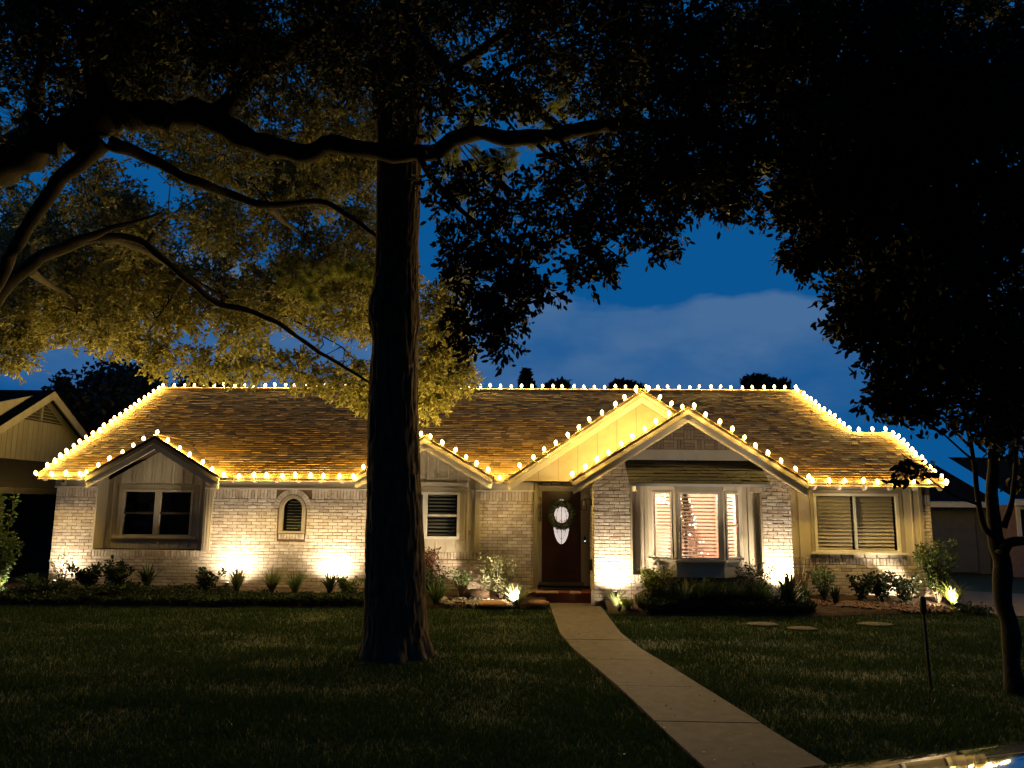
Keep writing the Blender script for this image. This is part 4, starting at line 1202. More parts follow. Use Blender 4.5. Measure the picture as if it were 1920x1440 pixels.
# far left
shrub(-10.75, 15.3, 2.15, 0.75, 9, 900, 0.075, 0.04, m_leaf, 'small multi-stemmed tree with lit leaves at the far left edge', name='small_tree', low=0.55, cat='tree', flare=1.6)
shrub(-10.5, 14.95, 0.95, 0.38, 16, 1300, 0.075, 0.045, m_leaf, 'bushy bright green shrub at the far left edge', low=0.1)
strap_clump(-9.95, 15.2, 0.28, 90, 0.018, m_leaf, 'low ferny green clump at the foot of the left brick corner', 1.2)
shrub(-9.62, 15.6, 0.62, 0.22, 6, 130, 0.055, 0.03, m_leafw, 'thin pale-leaved shrub in front of the left corner uplight')
shrub(-9.0, 15.45, 0.42, 0.3, 8, 420, 0.08, 0.05, m_leafd, 'dark broad-leaved shrub under the left end of the black window')
shrub(-8.45, 15.5, 0.50, 0.26, 8, 420, 0.08, 0.05, m_leafd, 'dark rounded shrub under the middle of the black window')
strap_clump(-7.85, 15.55, 0.45, 26, 0.05, m_leafd, 'dark paddle-leaved clump against the shadowed brick', 0.75)
shrub(-6.55, 15.45, 0.36, 0.26, 8, 380, 0.07, 0.05, m_leafd, 'low broad-leaved shrub below the second wall glow')
shrub(-9.4, 14.85, 0.24, 0.42, 12, 700, 0.06, 0.035, m_leafd, 'low dark spreading shrub at the lawn edge on the left', low=0.0)
shrub(-8.1, 14.9, 0.22, 0.45, 12, 700, 0.06, 0.035, m_leafd, 'flat dark creeping shrub in the bed below the black window', low=0.0)
strap_clump(-5.95, 15.4, 0.44, 75, 0.022, m_strap, 'pale upright strap-leaved clump below the arched window on its left', 0.6)
strap_clump(-5.25, 15.35, 0.42, 85, 0.022, m_strap, 'pale strap-leaved clump directly below the arched window', 0.7)
strap_clump(-4.80, 15.4, 0.40, 70, 0.016, m_leaf, 'green arching strap-leaved clump right of the arched window', 0.95)
strap_clump(-4.15, 15.55, 0.36, 34, 0.035, m_leafd, 'dark spiky plant in front of the glaring wall light', 0.8)
shrub(-3.70, 15.3, 0.32, 0.26, 8, 380, 0.06, 0.04, m_leaf, 'low leafy shrub close to the left side of the trunk')
# between the trunk and the door
shrub(-2.22, 15.55, 0.78, 0.30, 11, 560, 0.07, 0.03, m_leafr, 'tall reddish twiggy shrub just right of the trunk', low=0.35)
shrub(-2.05, 15.35, 0.48, 0.25, 9, 420, 0.06, 0.035, m_leafd, 'dark green shrub below the reddish twiggy one')
strap_clump(-1.95, 14.95, 0.38, 60, 0.035, m_leaf, 'broad lance-leaved clump at the lawn edge right of the trunk', 0.95)
shrub(-1.52, 15.5, 0.46, 0.18, 8, 230, 0.055, 0.03, m_leaf, 'small dark-topped shrub with bare pale stems', low=0.45, stem_mat=m_dry)
shrub(-1.12, 15.65, 0.50, 0.2, 7, 210, 0.055, 0.028, m_leafw, 'sparse pale shrub left of the variegated one')
shrub(-0.75, 15.55, 0.68, 0.34, 16, 820, 0.06, 0.032, m_leafw, 'white and green variegated shrub left of the door')
strap_clump(-0.42, 14.95, 0.42, 62, 0.020, m_leafw, 'bright spidery strap-leaved clump lit from within left of the path', 1.15)
# right of the path
strap_clump(1.42, 14.72, 0.30, 70, 0.014, m_strap, 'pale narrow-leaved clump at the path edge by the pillar', 1.2)
strap_clump(1.60, 14.45, 0.20, 120, 0.014, m_leafy, 'glowing yellow-green low clump over the small lamp right of the path', 1.0)
strap_clump(1.85, 14.6, 0.24, 70, 0.014, m_strap, 'low pale grassy clump beside the glowing yellow-green one', 1.0)
shrub(2.18, 14.85, 0.55, 0.32, 14, 620, 0.07, 0.045, m_leafy, 'yellow-green leafy shrub below the left side of the bay window')
strap_clump(2.66, 14.6, 0.45, 34, 0.026, m_leafw, 'white-edged upright clump below the bay window', 0.5)
gl_ = 'dark grassy clump in the row below the bay window'
for k, (x, y) in enumerate(((2.45, 14.55), (2.95, 14.7), (3.25, 14.55), (3.55, 14.75), (3.85, 14.6), (4.12, 14.75))):
    strap_clump(x, y, 0.42 + 0.05 * rnd.random(), 130, 0.013, m_leaf if k % 2 else m_leafd, gl_, 0.9, 'dark grassy clumps below the bay window', name='grassy_clump')
shrub(3.0, 14.82, 0.42, 0.5, 12, 520, 0.06, 0.035, m_leafd, 'dark shrub directly under the big lit window pane')
shrub(4.02, 14.9, 0.68, 0.30, 12, 420, 0.055, 0.03, m_leafd, 'open leafy shrub beside the right pillar light')
strap_clump(4.52, 14.50, 0.56, 60, 0.045, m_leafd, 'dark spiky agave-like plant in front of the right pillar', 0.65, name='spiky_plant')
strap_clump(5.15, 15.65, 0.55, 90, 0.008, m_dry, 'pale dry grass tuft at the inner brick corner', 0.6, name='dry_grass_tuft')
strap_clump(5.05, 15.2, 0.26, 50, 0.02, m_leaf, 'small green clump below the dry grass tuft', 0.6)
shrub(5.55, 15.6, 0.58, 0.26, 12, 560, 0.055, 0.032, m_leaf, 'rounded leafy shrub under the left side of the wide window')
strap_clump(5.62, 15.2, 0.30, 60, 0.02, m_leafd, 'dark green upright clump in front of the rounded shrub', 0.5)
shrub(6.25, 15.6, 0.46, 0.26, 9, 420, 0.07, 0.045, m_leafd, 'first dark broad-leaved shrub under the wide window')
shrub(6.68, 15.65, 0.50, 0.26, 9, 420, 0.07, 0.045, m_leafd, 'middle dark broad-leaved shrub under the wide window')
shrub(7.12, 15.65, 0.48, 0.26, 9, 420, 0.07, 0.045, m_leafd, 'last dark broad-leaved shrub under the wide window by the corner')
shrub(7.78, 15.72, 1.25, 0.40, 22, 1500, 0.075, 0.035, m_leaf, 'tall leafy shrub lit from below at the right house corner', low=0.25)
strap_clump(7.95, 15.5, 0.42, 160, 0.016, m_leafy, 'bright grassy clump at the foot of the lit corner shrub', 0.9)
shrub(8.15, 15.1, 0.16, 0.42, 10, 420, 0.05, 0.03, m_leafd, 'low dark creeping plant at the driveway edge', low=0.0, z=0.0)
# ground cover in the left bed (nobody could count it)
n = 30000
gx = rng.uniform(-11.1, -2.3, n); gy = np.array([bed_front(x) for x in gx]) + 0.05 + rng.random(n) ** 1.3 * np.where(gx < -6, 0.95, 0.55)
gz = np.array([bed_z(a, b) for a, b in zip(gx, gy)]) + rng.random(n) * (0.10 + 0.12 * np.array([noise.noise(Vector((a * 1.7, b * 2, 0))) for a, b in zip(gx, gy)]))
D = rng.standard_normal((n, 3)); D[:, 2] = np.abs(D[:, 2]) * 0.6
tag(leaves('ground_cover', np.stack([gx, gy, gz], 1), D, rng.uniform(0.03, 0.07, n), rng.uniform(0.02, 0.035, n), m_leafd),
    'low dark ground cover along the front of the left bed', 'ground cover', kind='stuff')

n = 15000
gx = rng.uniform(1.9, 5.0, n); gy = np.array([bed_front(x) for x in gx]) + 0.05 + rng.random(n) * 0.6
gz = np.array([bed_z(a, b) for a, b in zip(gx, gy)]) + rng.random(n) * 0.16
D = rng.standard_normal((n, 3)); D[:, 2] = np.abs(D[:, 2]) * 0.9
tag(leaves('ground_cover', np.stack([gx, gy, gz], 1), D, rng.uniform(0.05, 0.10, n), rng.uniform(0.015, 0.03, n), m_leafd), 'dark low foliage filling the bed below the bay window', 'ground cover', kind='stuff')

# ---- stones
def rock(name, c, sx, sy, sz, label, cat, mat=m_stone, group=None):
    n1, n2 = 10, 6
    vs, fs = [], []
    for j in range(n2 + 1):
        ph = math.pi * j / n2 - math.pi / 2
        for i in range(n1):
            t = 2 * math.pi * i / n1
            d = Vector((math.cos(ph) * math.cos(t), math.cos(ph) * math.sin(t), math.sin(ph)))
            k = 1 + 0.22 * noise.noise(d * 1.6 + Vector(c) * 3)
            vs.append((c[0] + d.x * sx * k, c[1] + d.y * sy * k, c[2] + max(d.z, -0.3) * sz * k))
    for j in range(n2):
        for i in range(n1):
            fs.append((j * n1 + i, j * n1 + (i + 1) % n1, (j + 1) * n1 + (i + 1) % n1, (j + 1) * n1 + i))
    o = MB().add(vs, fs).build(name, mat, None, True)
    return tag(o, label, cat, group)
m_clay = M('clay_stone', (0.30, 0.16, 0.09), (0.44, 0.26, 0.15), 8, 0.85, 0.008, 30)
rock('flat_stone', (-0.85, 14.85, 0.07), 0.30, 0.2, 0.09, 'orange flat stone lit beside the spidery clump', 'stone', m_clay)
rock('flat_stone', (-0.02, 15.0, 0.08), 0.22, 0.14, 0.08, 'dull orange stone at the left end of the porch step', 'stone', m_clay)
rock('flat_stone', (-4.42, 15.35, 0.14), 0.24, 0.16, 0.06, 'flat orange stone in the bed below the glaring wall light', 'stone', m_clay)
rock('flat_stone', (2.0, 15.0, 0.2), 0.26, 0.14, 0.10, 'brown stone between the pillar light and the yellow-green shrub', 'stone', m_clay)
rock('boulder', (-1.2, 15.35, 0.18), 0.26, 0.18, 0.13, 'dark block-shaped stone behind the mulch left of the door', 'stone', m_soil)
m_step = M('stepping_stone', (0.06, 0.052, 0.035), (0.13, 0.11, 0.075), 9, 0.95, 0.008, 40)
for (p, s_, lb) in (((1430, 1168), 0.28, 'first stepping stone in the lawn below the bay window'), ((1505, 1176), 0.26, 'middle stepping stone, lowest of the three in the lawn'), ((1640, 1168), 0.30, 'last stepping stone, nearest the slim right-hand tree')):
    q = atz(p[0], p[1], 0.02)
    rock('stepping_stone', (q.x, q.y, 0.0), s_, s_ * 0.75, 0.025, lb, 'stepping stone', m_step, 'stepping stones in the right lawn')
def gravel(name, boxes, n, label, mat):
    mb = MB()
    for _ in range(n):
        x0, x1, y0, y1 = rnd.choice(boxes)
        x, y = rnd.uniform(x0, x1), rnd.uniform(y0, y1)
        z = bed_z(x, y); s_ = rnd.uniform(0.018, 0.05)
        T = Matrix.Translation((x, y, z + s_ * 0.3)) @ Matrix.Rotation(rnd.uniform(0, 3), 4, Vector((rnd.random(), rnd.random(), rnd.random() + .1)).normalized()) @ Matrix.Diagonal((s_ * rnd.uniform(.8, 1.6), s_, s_ * rnd.uniform(.5, .9), 1))
        m = MB(T).add([(1, 0, 0), (-1, 0, 0), (0, 1, 0), (0, -1, 0), (0, 0, 1), (0, 0, -1), (.6, .6, .5), (-.6, .6, .5), (.6, -.6, .5), (-.6, -.6, .5)],
                      [(4, 8, 6), (4, 6, 7), (4, 7, 9), (4, 9, 8), (0, 6, 8), (2, 7, 6), (1, 9, 7), (3, 8, 9), (0, 2, 6), (2, 1, 7), (1, 3, 9), (3, 0, 8), (0, 5, 2), (2, 5, 1), (1, 5, 3), (3, 5, 0)])
        mb.v_off = len(mb.v); nn = len(mb.v)
        mb.v += m.v; mb.f += [[i + nn for i in f] for f in m.f]
    tag(mb.build(name, mat), label, 'gravel', kind='stuff')
gravel('gravel', [(-2.0, -0.6, 14.95, 15.35), (-1.4, -0.5, 14.95, 15.15)], 420, 'pale pebbles and bark chips in the bed left of the door', m_stone)
gravel('gravel', [(5.2, 7.7, 15.0, 15.45)], 620, 'reddish bark chips and pebbles under the wide window', M('chips', (0.16, 0.09, 0.06), (0.34, 0.22, 0.15), 12, 0.9, island=0.7))
# fallen leaves on the path
n = 150
gy = rng.uniform(6, 15, n); gx = interp(PL, gy) + (interp(PR, gy) - interp(PL, gy)) * rng.random(n)
D = rng.standard_normal((n, 3)); D[:, 2] *= 0.15
tag(leaves('fallen_leaves', np.stack([gx, gy, np.full(n, 0.034)], 1), D, rng.uniform(0.015, 0.05, n), rng.uniform(0.01, 0.022, n), m_dry, Nrm=np.tile([0, 0, 1.0], (n, 1)) + 0.2 * rng.standard_normal((n, 3))),
    'scattered small dry leaves lying on the concrete path', 'leaves', kind='stuff')
n = 70
gy = rng.uniform(6, 14.2, n); gx = rng.uniform(-0.6, 0.6, n) * gy
D = rng.standard_normal((n, 3)); D[:, 2] *= 0.3
tag(leaves('fallen_leaves', np.stack([gx, gy, np.full(n, 0.045)], 1), D, rng.uniform(0.02, 0.05, n), rng.uniform(0.012, 0.024, n), m_leafr), 'scattered dry leaves lying on the lawn', 'leaves', kind='stuff')
# stake in the right lawn and the board leaning on the end wall
q = atz(1745, 1292, 0)
st = thing('garden_stake', (q.x, q.y, 0), 'thin black garden stake light standing in the right lawn', 'stake light')
top = at(1733, 1118, q.y)
MB().tube([(q.x, q.y, -0.02), (q.x - 0.02, q.y, top.z - 0.18)], [0.017, 0.015], 8).build('pole', m_black, st)
MB().lathe([(0.016, 0), (0.034, 0.03), (0.036, 0.16), (0.028, 0.185), (0.0, 0.19)], (q.x - 0.02, q.y, top.z - 0.19), 10).build('lamp_head', m_black, st, True)
ld = bpy.data.lights.new('stake_lamp', 'SPOT'); ld.energy = 420; ld.color = (1.0, 0.82, 0.6); ld.spot_size = R(30); ld.spot_blend = 0.7; ld.shadow_soft_size = 0.03
sp = Vector((q.x - 0.02, q.y + 0.05, top.z - 0.05)); dv = (Vector((2.95, 15.2, 3.15)) - sp).normalized()
lo = bpy.data.objects.new('stake_lamp', ld); C.objects.link(lo); lo.matrix_basis = Matrix.Translation(sp) @ dv.to_track_quat('-Z', 'Y').to_matrix().to_4x4(); adopt(lo, st)
bd = MB().beam((9.05, 17.1, 0.05), (8.06, 17.3, 1.35), 0.10, 0.035, (0, 1, 0)).build('leaning_board', M('grey_board', (0.22, 0.19, 0.15), (0.32, 0.28, 0.22), 6, 0.8))
tag(bd, 'pale board leaning against the right end of the house', 'board')

# ================================================================== trees
def spline(ctrl, sub=6):
    """Catmull-Rom through (px, py, Y, radius) control points, returned as world points and radii"""
    P = [at(a, b, c) for a, b, c, r in ctrl]; Rd = [c[3] for c in ctrl]
    P = [P[0] * 2 - P[1]] + P + [P[-1] * 2 - P[-2]]; Rd = [Rd[0]] + Rd + [Rd[-1]]
    pts, rad = [], []
    for i in range(1, len(P) - 2):
        for k in range(sub):
            t = k / sub
            a, b, c, d = P[i - 1], P[i], P[i + 1], P[i + 2]
            p = 0.5 * ((2 * b) + (-a + c) * t + (2 * a - 5 * b + 4 * c - d) * t * t + (-a + 3 * b - 3 * c + d) * t ** 3)
            r = Rd[i] + (Rd[i + 1] - Rd[i]) * t
            pts.append(p + Vector((noise.noise(p * 3), noise.noise(p * 3 + Vector((5, 0, 0))), noise.noise(p * 3 + Vector((0, 9, 0))))) * r * 0.6)
            rad.append(r * (1 + 0.22 * noise.noise(p * 5)))
    pts.append(P[-2]); rad.append(Rd[-2])
    return pts, rad
def limb(ctrl, parent, mat=m_bark2, name='limb'):
    pts, rad = spline(ctrl)
    MB().tube(pts, rad, 10).build(name, mat, parent, True)
    return pts
def crown(blobs, parent, mat, limbs, lsize=(0.06, 0.10), lw=0.42, per=16, csize=0.22, dens=1.0, name='crown', droop=0.25, six=False):
    """blobs: (px, py, radius px, Y, clusters). Sprays of leaves on twigs; each blob's twigs grow from the nearest limb"""
    LP = [p for l in limbs for p in l]
    LPn = np.array([tuple(p) for p in LP])
    P, D = [], []
    tw = MB()
    for (px, py, rp_, Y, nc) in blobs:
        c = at(px, py, Y); rw = rp_ * (c - CAM).length / F
        if len(LPn):
            dd = np.linalg.norm(LPn - np.array(tuple(c)), axis=1); root = LP[int(dd.argmin())]
        else: root = c
        midp = root.lerp(c, 0.5) + Vector((rnd.gauss(0, .1), rnd.gauss(0, .1), rnd.gauss(0, .1))) * (c - root).length
        if 0.15 < (c - root).length < 1.7:
            L_ = (c - root).length
            ps = [root.lerp(c, u) + Vector((rnd.gauss(0, 1), rnd.gauss(0, 1), rnd.gauss(0, 1))) * (0.10 * L_ if 0 < u < 1 else 0) for u in (0, .2, .4, .6, .8, 1)]
            tw.tube(ps, [0.016, 0.014, 0.011, 0.009, 0.007, 0.004], 4, False)
        for _ in range(max(1, int(nc * dens * 3.6))):
            v = Vector((rnd.gauss(0, 1), rnd.gauss(0, 1), rnd.gauss(0, 1))).normalized() * (rnd.random() ** 0.45)
            q = c + Vector((v.x * rw, v.y * rw * 1.0, v.z * rw))
            out = (q - c).normalized() + Vector((rnd.gauss(0, .5), rnd.gauss(0, .5), rnd.gauss(-droop, .4)))
            out.normalize()
            e = q + out * csize * rnd.uniform(0.7, 1.4)
            if rnd.random() < 0.5: tw.tube([c.lerp(q, 0.3), q, e], [0.006, 0.004, 0.002], 3, False)
            m = int(per * rnd.uniform(0.6, 1.3))
            for i in range(m):
                u = (i + rnd.random()) / m
                d = out * 0.8 + Vector((rnd.gauss(0, 1), rnd.gauss(0, 1), rnd.gauss(-droop * 0.5, 0.9))) * 0.75
                P.append(q.lerp(e, u) + Vector((rnd.gauss(0, 1), rnd.gauss(0, 1), rnd.gauss(0, 1))) * csize * 0.13); D.append(d)
    n = len(P)
    ls = rng.uniform(lsize[0], lsize[1], n)
    (leaves6 if six else leaves)(name, np.array([tuple(p) for p in P]), np.array([tuple(d) for d in D]), ls, ls * lw, mat, parent)
    if tw.f: tag(tw.build('twigs', m_bark2, parent), kind='stuff')
def fill(x0, x1, y0, y1, step, Y, nc, r=None, jit=0.5, skip=None, p=1.0):
    out = []
    y = y0
    while y <= y1:
        x = x0 + rnd.uniform(-.5, .5) * step
        while x <= x1:
            a, b = x + rnd.uniform(-jit, jit) * step, y + rnd.uniform(-jit, jit) * step
            if (not skip or not skip(a, b)) and rnd.random() < p:
                yy = Y(a, b) if callable(Y) else Y
                out.append((a, b, r or step * 0.7, yy + rnd.uniform(-0.6, 0.6), nc))
            x += step
        y += step
    return out

# ---- thick pine trunk in front of the house
pine = thing('pine_tree', (-1.84, 10.35, 0), 'tall tree with the thick dark trunk standing in the lawn', 'tree')
bl = at(684, 1228, 10.35); br = at(803, 1225, 10.35)
prof = []                                      # (z, left x, right x) along the trunk
for py, l, r in ((1240, 680, 808), (1215, 685, 802), (1180, 687, 800), (1100, 686, 797), (1000, 688, 793), (900, 690, 787), (800, 691, 783), (720, 694, 782), (640, 700, 783), (605, 692, 786), (570, 692, 785), (540, 702, 783), (450, 706, 784), (350, 708, 788), (230, 708, 790), (100, 712, 788), (-100, 716, 785), (-400, 725, 770)):
    a, b = at(l, py, 10.35), at(r, py, 10.35)
    prof.append((a.z, a.x, b.x))
prof[0] = (-0.05, prof[0][1], prof[0][2])
zs = [p[0] for p in prof]
nz, nt = 460, 120
vs, fs = [], []
for j in range(nz + 1):
    z_ = -0.05 + (min(zs[-1], 13.0) + 0.05) * j / nz
    lx = float(np.interp(z_, zs, [p[1] for p in prof])); rx = float(np.interp(z_, zs, [p[2] for p in prof]))
    cx, rr = (lx + rx) / 2, (rx - lx) / 2
    for i in range(nt):
        t = 2 * math.pi * i / nt
        d = Vector((math.cos(t), math.sin(t), 0))
        pl_ = abs(noise.noise(Vector((d.x * 3.2, d.y * 3.2, z_ * 1.3)))) ** 0.6
        fn = noise.noise(Vector((d.x * 9, d.y * 9, z_ * 4)))
        ck = abs(noise.noise(Vector((d.x * 7 + 3, d.y * 7, z_ * 2.2 + 0.8 * noise.noise(Vector((d.x * 2, d.y * 2, z_ * 3)))))))
        k = rr * (0.93 + 0.06 * pl_ + 0.028 * fn + 0.07 * min(1.0, ck * 5)) + (0.13 * max(0, 1 - z_ / 0.45) ** 2) * max(0.0, 0.35 + 1.3 * noise.noise(Vector((d.x * 2.2, d.y * 2.2, 7))))
        vs.append((cx + d.x * k, 10.35 + d.y * k, z_))
for j in range(nz):
    for i in range(nt):
        a = j * nt + i; b = j * nt + (i + 1) % nt
        fs.append((a, b, b + nt, a + nt))
MB().add(vs, fs).build('trunk', m_bark, pine, True)
# needle tufts high on the trunk's branches
tufts = [(830, 195), (862, 212), (905, 205), (948, 182), (985, 215), (1040, 150), (1058, 178), (1050, 205), (850, 305), (885, 318), (920, 325), (945, 300), (965, 210), (1165, 312), (1185, 330), (1205, 345), (1400, 332), (1420, 312), (1488, 338), (880, 120), (1075, 120), (1010, 260), (560, 540), (590, 522), (680, 512), (640, 500), (800, 255), (880, 365), (1110, 300), (1340, 340)]
mb = MB(); P, D, Ls = [], [], []
for (px, py) in tufts:
    Y = rnd.uniform(11.2, 13.2)
    c = at(px, py, Y)
    near = c + (Vector((-1.84, 10.4, c.z + 0.4)) - c).normalized() * rnd.uniform(0.5, 1.0)
    pts_ = [near + Vector((rnd.gauss(0, .1), rnd.gauss(0, .1), rnd.gauss(0.1, .1))), near.lerp(c, 0.4) + Vector((rnd.gauss(0, .1), rnd.gauss(0, .1), rnd.gauss(0, .1))), near.lerp(c, 0.75) + Vector((0, 0, rnd.gauss(0, .06))), c]
    mb.tube(pts_, [0.012, 0.010, 0.007, 0.004], 5, False)
    for k in range(7):
        o_ = c + Vector((rnd.gauss(0, .14), rnd.gauss(0, .18), rnd.gauss(0, .08)))
        ax = Vector((rnd.gauss(.3, .5), rnd.gauss(0.2, .5), rnd.gauss(.5, .3))).normalized()
        mb.tube([c, o_], [0.006, 0.004], 3, False)
        for i in range(200):
            d = ax * rnd.uniform(0.2, 1) + Vector((rnd.gauss(0, 1), rnd.gauss(0, 1), rnd.gauss(0, 1))) * 0.55
            P.append(tuple(o_ + ax * rnd.uniform(-0.06, 0.08))); D.append(tuple(d)); Ls.append(rnd.uniform(0.10, 0.18))
tag(mb.build('branches', m_bark, pine), kind='stuff')
leaves('needles', np.array(P), np.array(D), np.array(Ls), 0.009, m_pine, pine)

# ---- spreading oak on the left (trunk outside the frame)
oak = thing('oak_tree', (-9.9, 9.4, 0), 'spreading oak whose heavy limbs reach in from the left over the lawn', 'tree')
tb = at(-420, 420, 9.5)
MB().tube([(tb.x - 0.3, 9.45, -0.1), (tb.x - 0.2, 9.45, 0.5), (tb.x - 0.1, 9.5, 1.8), (tb.x, 9.5, 3.2), (tb.x + 0.1, 9.5, tb.z + 0.2)], [0.62, 0.48, 0.43, 0.42, 0.36], 18).build('trunk', m_bark2, oak, True)
LO = []
LO.append(limb([(-420, 425, 9.5, .36), (-250, 420, 9.5, .34), (-100, 345, 9.4, .31), (0, 297, 9.3, .28), (100, 262, 9.2, .26), (190, 232, 9.2, .25), (300, 214, 9.3, .2), (400, 224, 9.4, .18), (480, 262, 9.5, .15), (560, 290, 9.6, .13), (640, 277, 9.5, .115), (740, 286, 9.3, .11), (810, 288, 9.3, .11), (860, 262, 9.3, .105), (910, 252, 9.3, .105), (965, 262, 9.3, .105), (1050, 250, 9.4, .10), (1150, 235, 9.5, .09), (1300, 245, 9.6, .075), (1420, 278, 9.7, .06), (1540, 322, 9.8, .035)], oak))
LO.append(limb([(190, 240, 9.2, .2), (183, 150, 9.1, .14), (175, 60, 9.0, .12), (165, -60, 8.9, .1), (150, -250, 8.8, .06)], oak))
LO.append(limb([(395, 222, 9.4, .14), (440, 172, 9.2, .115), (510, 112, 9.1, .1), (600, 45, 9.0, .08), (690, -40, 8.9, .06), (800, -160, 8.8, .04)], oak))
LO.append(limb([(205, 265, 9.2, .1), (300, 308, 9.6, .075), (380, 347, 9.9, .068), (440, 368, 10.2, .062), (500, 385, 10.4, .056), (600, 380, 10.8, .05), (660, 410, 11.0, .04), (725, 455, 11.2, .025)], oak))
LO.append(limb([(195, 262, 9.2, .13), (120, 330, 9.3, .1), (60, 412, 9.4, .085), (10, 505, 9.5, .08), (-60, 640, 9.6, .06)], oak))
LO.append(limb([(-300, 560, 9.6, .2), (-60, 585, 10, .13), (0, 543, 10.1, .11), (50, 502, 10.3, .1), (120, 463, 10.6, .085), (190, 445, 11, .065), (260, 452, 11.3, .055), (330, 505, 11.6, .055), (400, 565, 12, .055), (450, 580, 12.2, .05), (520, 605, 12.4, .04), (600, 660, 12.7, .035), (700, 722, 13, .018)], oak))
LO.append(limb([(120, 460, 10.6, .07), (200, 432, 10.9, .05), (250, 418, 11.1, .035), (300, 400, 11.3, .02)], oak))
LO.append(limb([(30, 285, 9.3, .11), (62, 200, 9.1, .085), (82, 100, 9.0, .07), (95, -40, 8.9, .05)], oak))
LO.append(limb([(1062, 250, 9.4, .06), (1030, 225, 9.4, .062), (980, 188, 9.3, .064), (930, 160, 9.2, .066), (850, 132, 9.1, .075), (780, 62, 9.0, .08), (735, -60, 8.9, .08)], oak))
LO.append(limb([(845, 130, 9.1, .055), (900, 92, 9.0, .05), (980, 40, 8.9, .045), (1080, -30, 8.8, .03)], oak))
LO.append(limb([(918, 156, 9.2, .04), (960, 125, 9.2, .036), (1030, 108, 9.2, .03), (1120, 60, 9.1, .02)], oak))
LO.append(limb([(905, 160, 9.2, .022), (935, 205, 9.25, .02), (972, 252, 9.3, .016)], oak, name='branch'))
LO.append(limb([(870, 262, 9.3, .03), (882, 230, 9.2, .024), (892, 205, 9.2, .012)], oak, name='branch'))
LO.append(limb([(1000, 265, 9.4, .03), (1060, 310, 9.5, .025), (1180, 350, 9.5, .02), (1300, 370, 9.4, .014), (1390, 390, 9.3, .008)], oak, name='branch'))
LO.append(limb([(780, 290, 9.3, .05), (830, 360, 9.2, .035), (900, 430, 9.2, .028), (960, 520, 9.2, .02), (940, 620, 9.2, .01)], oak, name='branch'))
LO.append(limb([(1050, 260, 9.4, .03), (1100, 340, 9.3, .026), (1130, 430, 9.3, .02), (1110, 510, 9.3, .01)], oak, name='branch'))
LO.append(limb([(190, 445, 11, .06), (270, 470, 13, .05), (350, 520, 15, .045), (430, 560, 16, .04), (530, 590, 16.6, .03), (640, 650, 17, .012)], oak))
LO.append(limb([(50, 502, 10.3, .08), (85, 530, 13, .06), (135, 560, 15, .045), (165, 640, 16, .03), (190, 680, 16.3, .01)], oak))
LO.append(limb([(500, 385, 10.4, .05), (540, 420, 13, .045), (600, 460, 15.5, .035), (680, 520, 16.6, .015)], oak))
LO.append(limb([(270, 470, 13, .035), (300, 420, 14.5, .03), (360, 380, 15.8, .02), (430, 350, 16.2, .01)], oak, name='branch'))
LO.append(limb([(350, 520, 15, .03), (300, 590, 16, .02), (260, 650, 16.4, .008)], oak, name='branch'))
# lit foliage hanging toward the house
gap = lambda x, y: (210 < x < 300 and 330 < y < 380) or (0 < x < 45 and 615 < y < 690) or (480 < x < 520 and 425 < y < 470) or (y > 690 + 0.10 * x and x < 500) or (150 < x < 260 and y > 668) or (60 < x < 120 and y > 675) or (690 < x < 790 and y > 650)
lit = fill(0, 700, 545, 640, 50, lambda x, y: 16.2 + rnd.uniform(-1.5, 1.5), 15, 44, 0.45, gap, 0.92)
lit += fill(0, 720, 400, 560, 58, lambda x, y: 16.2 + rnd.uniform(-1.8, 1.8), 14, 46, 0.45, gap, 0.86)
lit += fill(250, 720, 290, 400, 58, lambda x, y: 15.6 + rnd.uniform(-1.8, 1.8), 13, 46, 0.45, gap, 0.85)
lit += [(20, 666, 26, 15.4, 9), (40, 628, 26, 15.4, 6), (480, 678, 34, 16.0, 12), (560, 694, 30, 16.2, 12), (610, 711, 20, 16.4, 5), (660, 711, 36, 16.2, 16), (690, 748, 22, 16.4, 9), (820, 711, 40, 16.2, 22), (850, 676, 34, 16.0, 16), (800, 676, 34, 15.8, 14), (830, 636, 34, 15.6, 12), (815, 586, 36, 15.2, 14), (850, 536, 30, 14.8, 9), (805, 746, 28, 16.4, 12), (868, 716, 18, 16.4, 4), (300, 666, 30, 16.0, 9), (380, 682, 26, 16.2, 9), (430, 694, 20, 16.2, 6), (280, 656, 24, 15.8, 6), (215, 621, 24, 15.6, 5), (140, 616, 26, 15.4, 6), (845, 616, 22, 15.4, 6)]
crown(lit, oak, m_oak, LO[-5:], (0.075, 0.13), 0.48, 18, 0.24, 2.0)
# unlit foliage overhead
gap2 = lambda x, y: (820 < x < 1120 and 20 < y < 260 and rnd.random() < 0.86) or (20 < x < 75 and 105 < y < 190) or (115 < x < 140 and 145 < y < 180) or (1150 < x < 1260 and 130 < y < 230 and rnd.random() < 0.5)
dark = fill(-20, 300, -60, 215, 74, lambda x, y: 9.2 + rnd.uniform(-1.0, 1.2), 13, 62, 0.5, gap2, 0.85)
dark += fill(300, 780, -60, 120, 74, lambda x, y: 9.2 + rnd.uniform(-1.0, 1.2), 14, 62, 0.5, gap2, 0.85)
dark += fill(780, 1950, -60, 235, 74, lambda x, y: 9.2 + rnd.uniform(-1.0, 1.2), 15, 62, 0.5, gap2, 0.97)
mid = fill(0, 300, 230, 420, 70, lambda x, y: 12.0 + rnd.uniform(-1.4, 1.4), 9, 54, 0.5, lambda x, y: gap(x, y) or (60 < x < 130 and 300 < y < 400) or (190 < x < 320 and 280 < y < 390), 0.6)
mid += fill(250, 780, 60, 300, 70, lambda x, y: 13.0 + rnd.uniform(-1.6, 1.6), 10, 54, 0.5, None, 0.75)
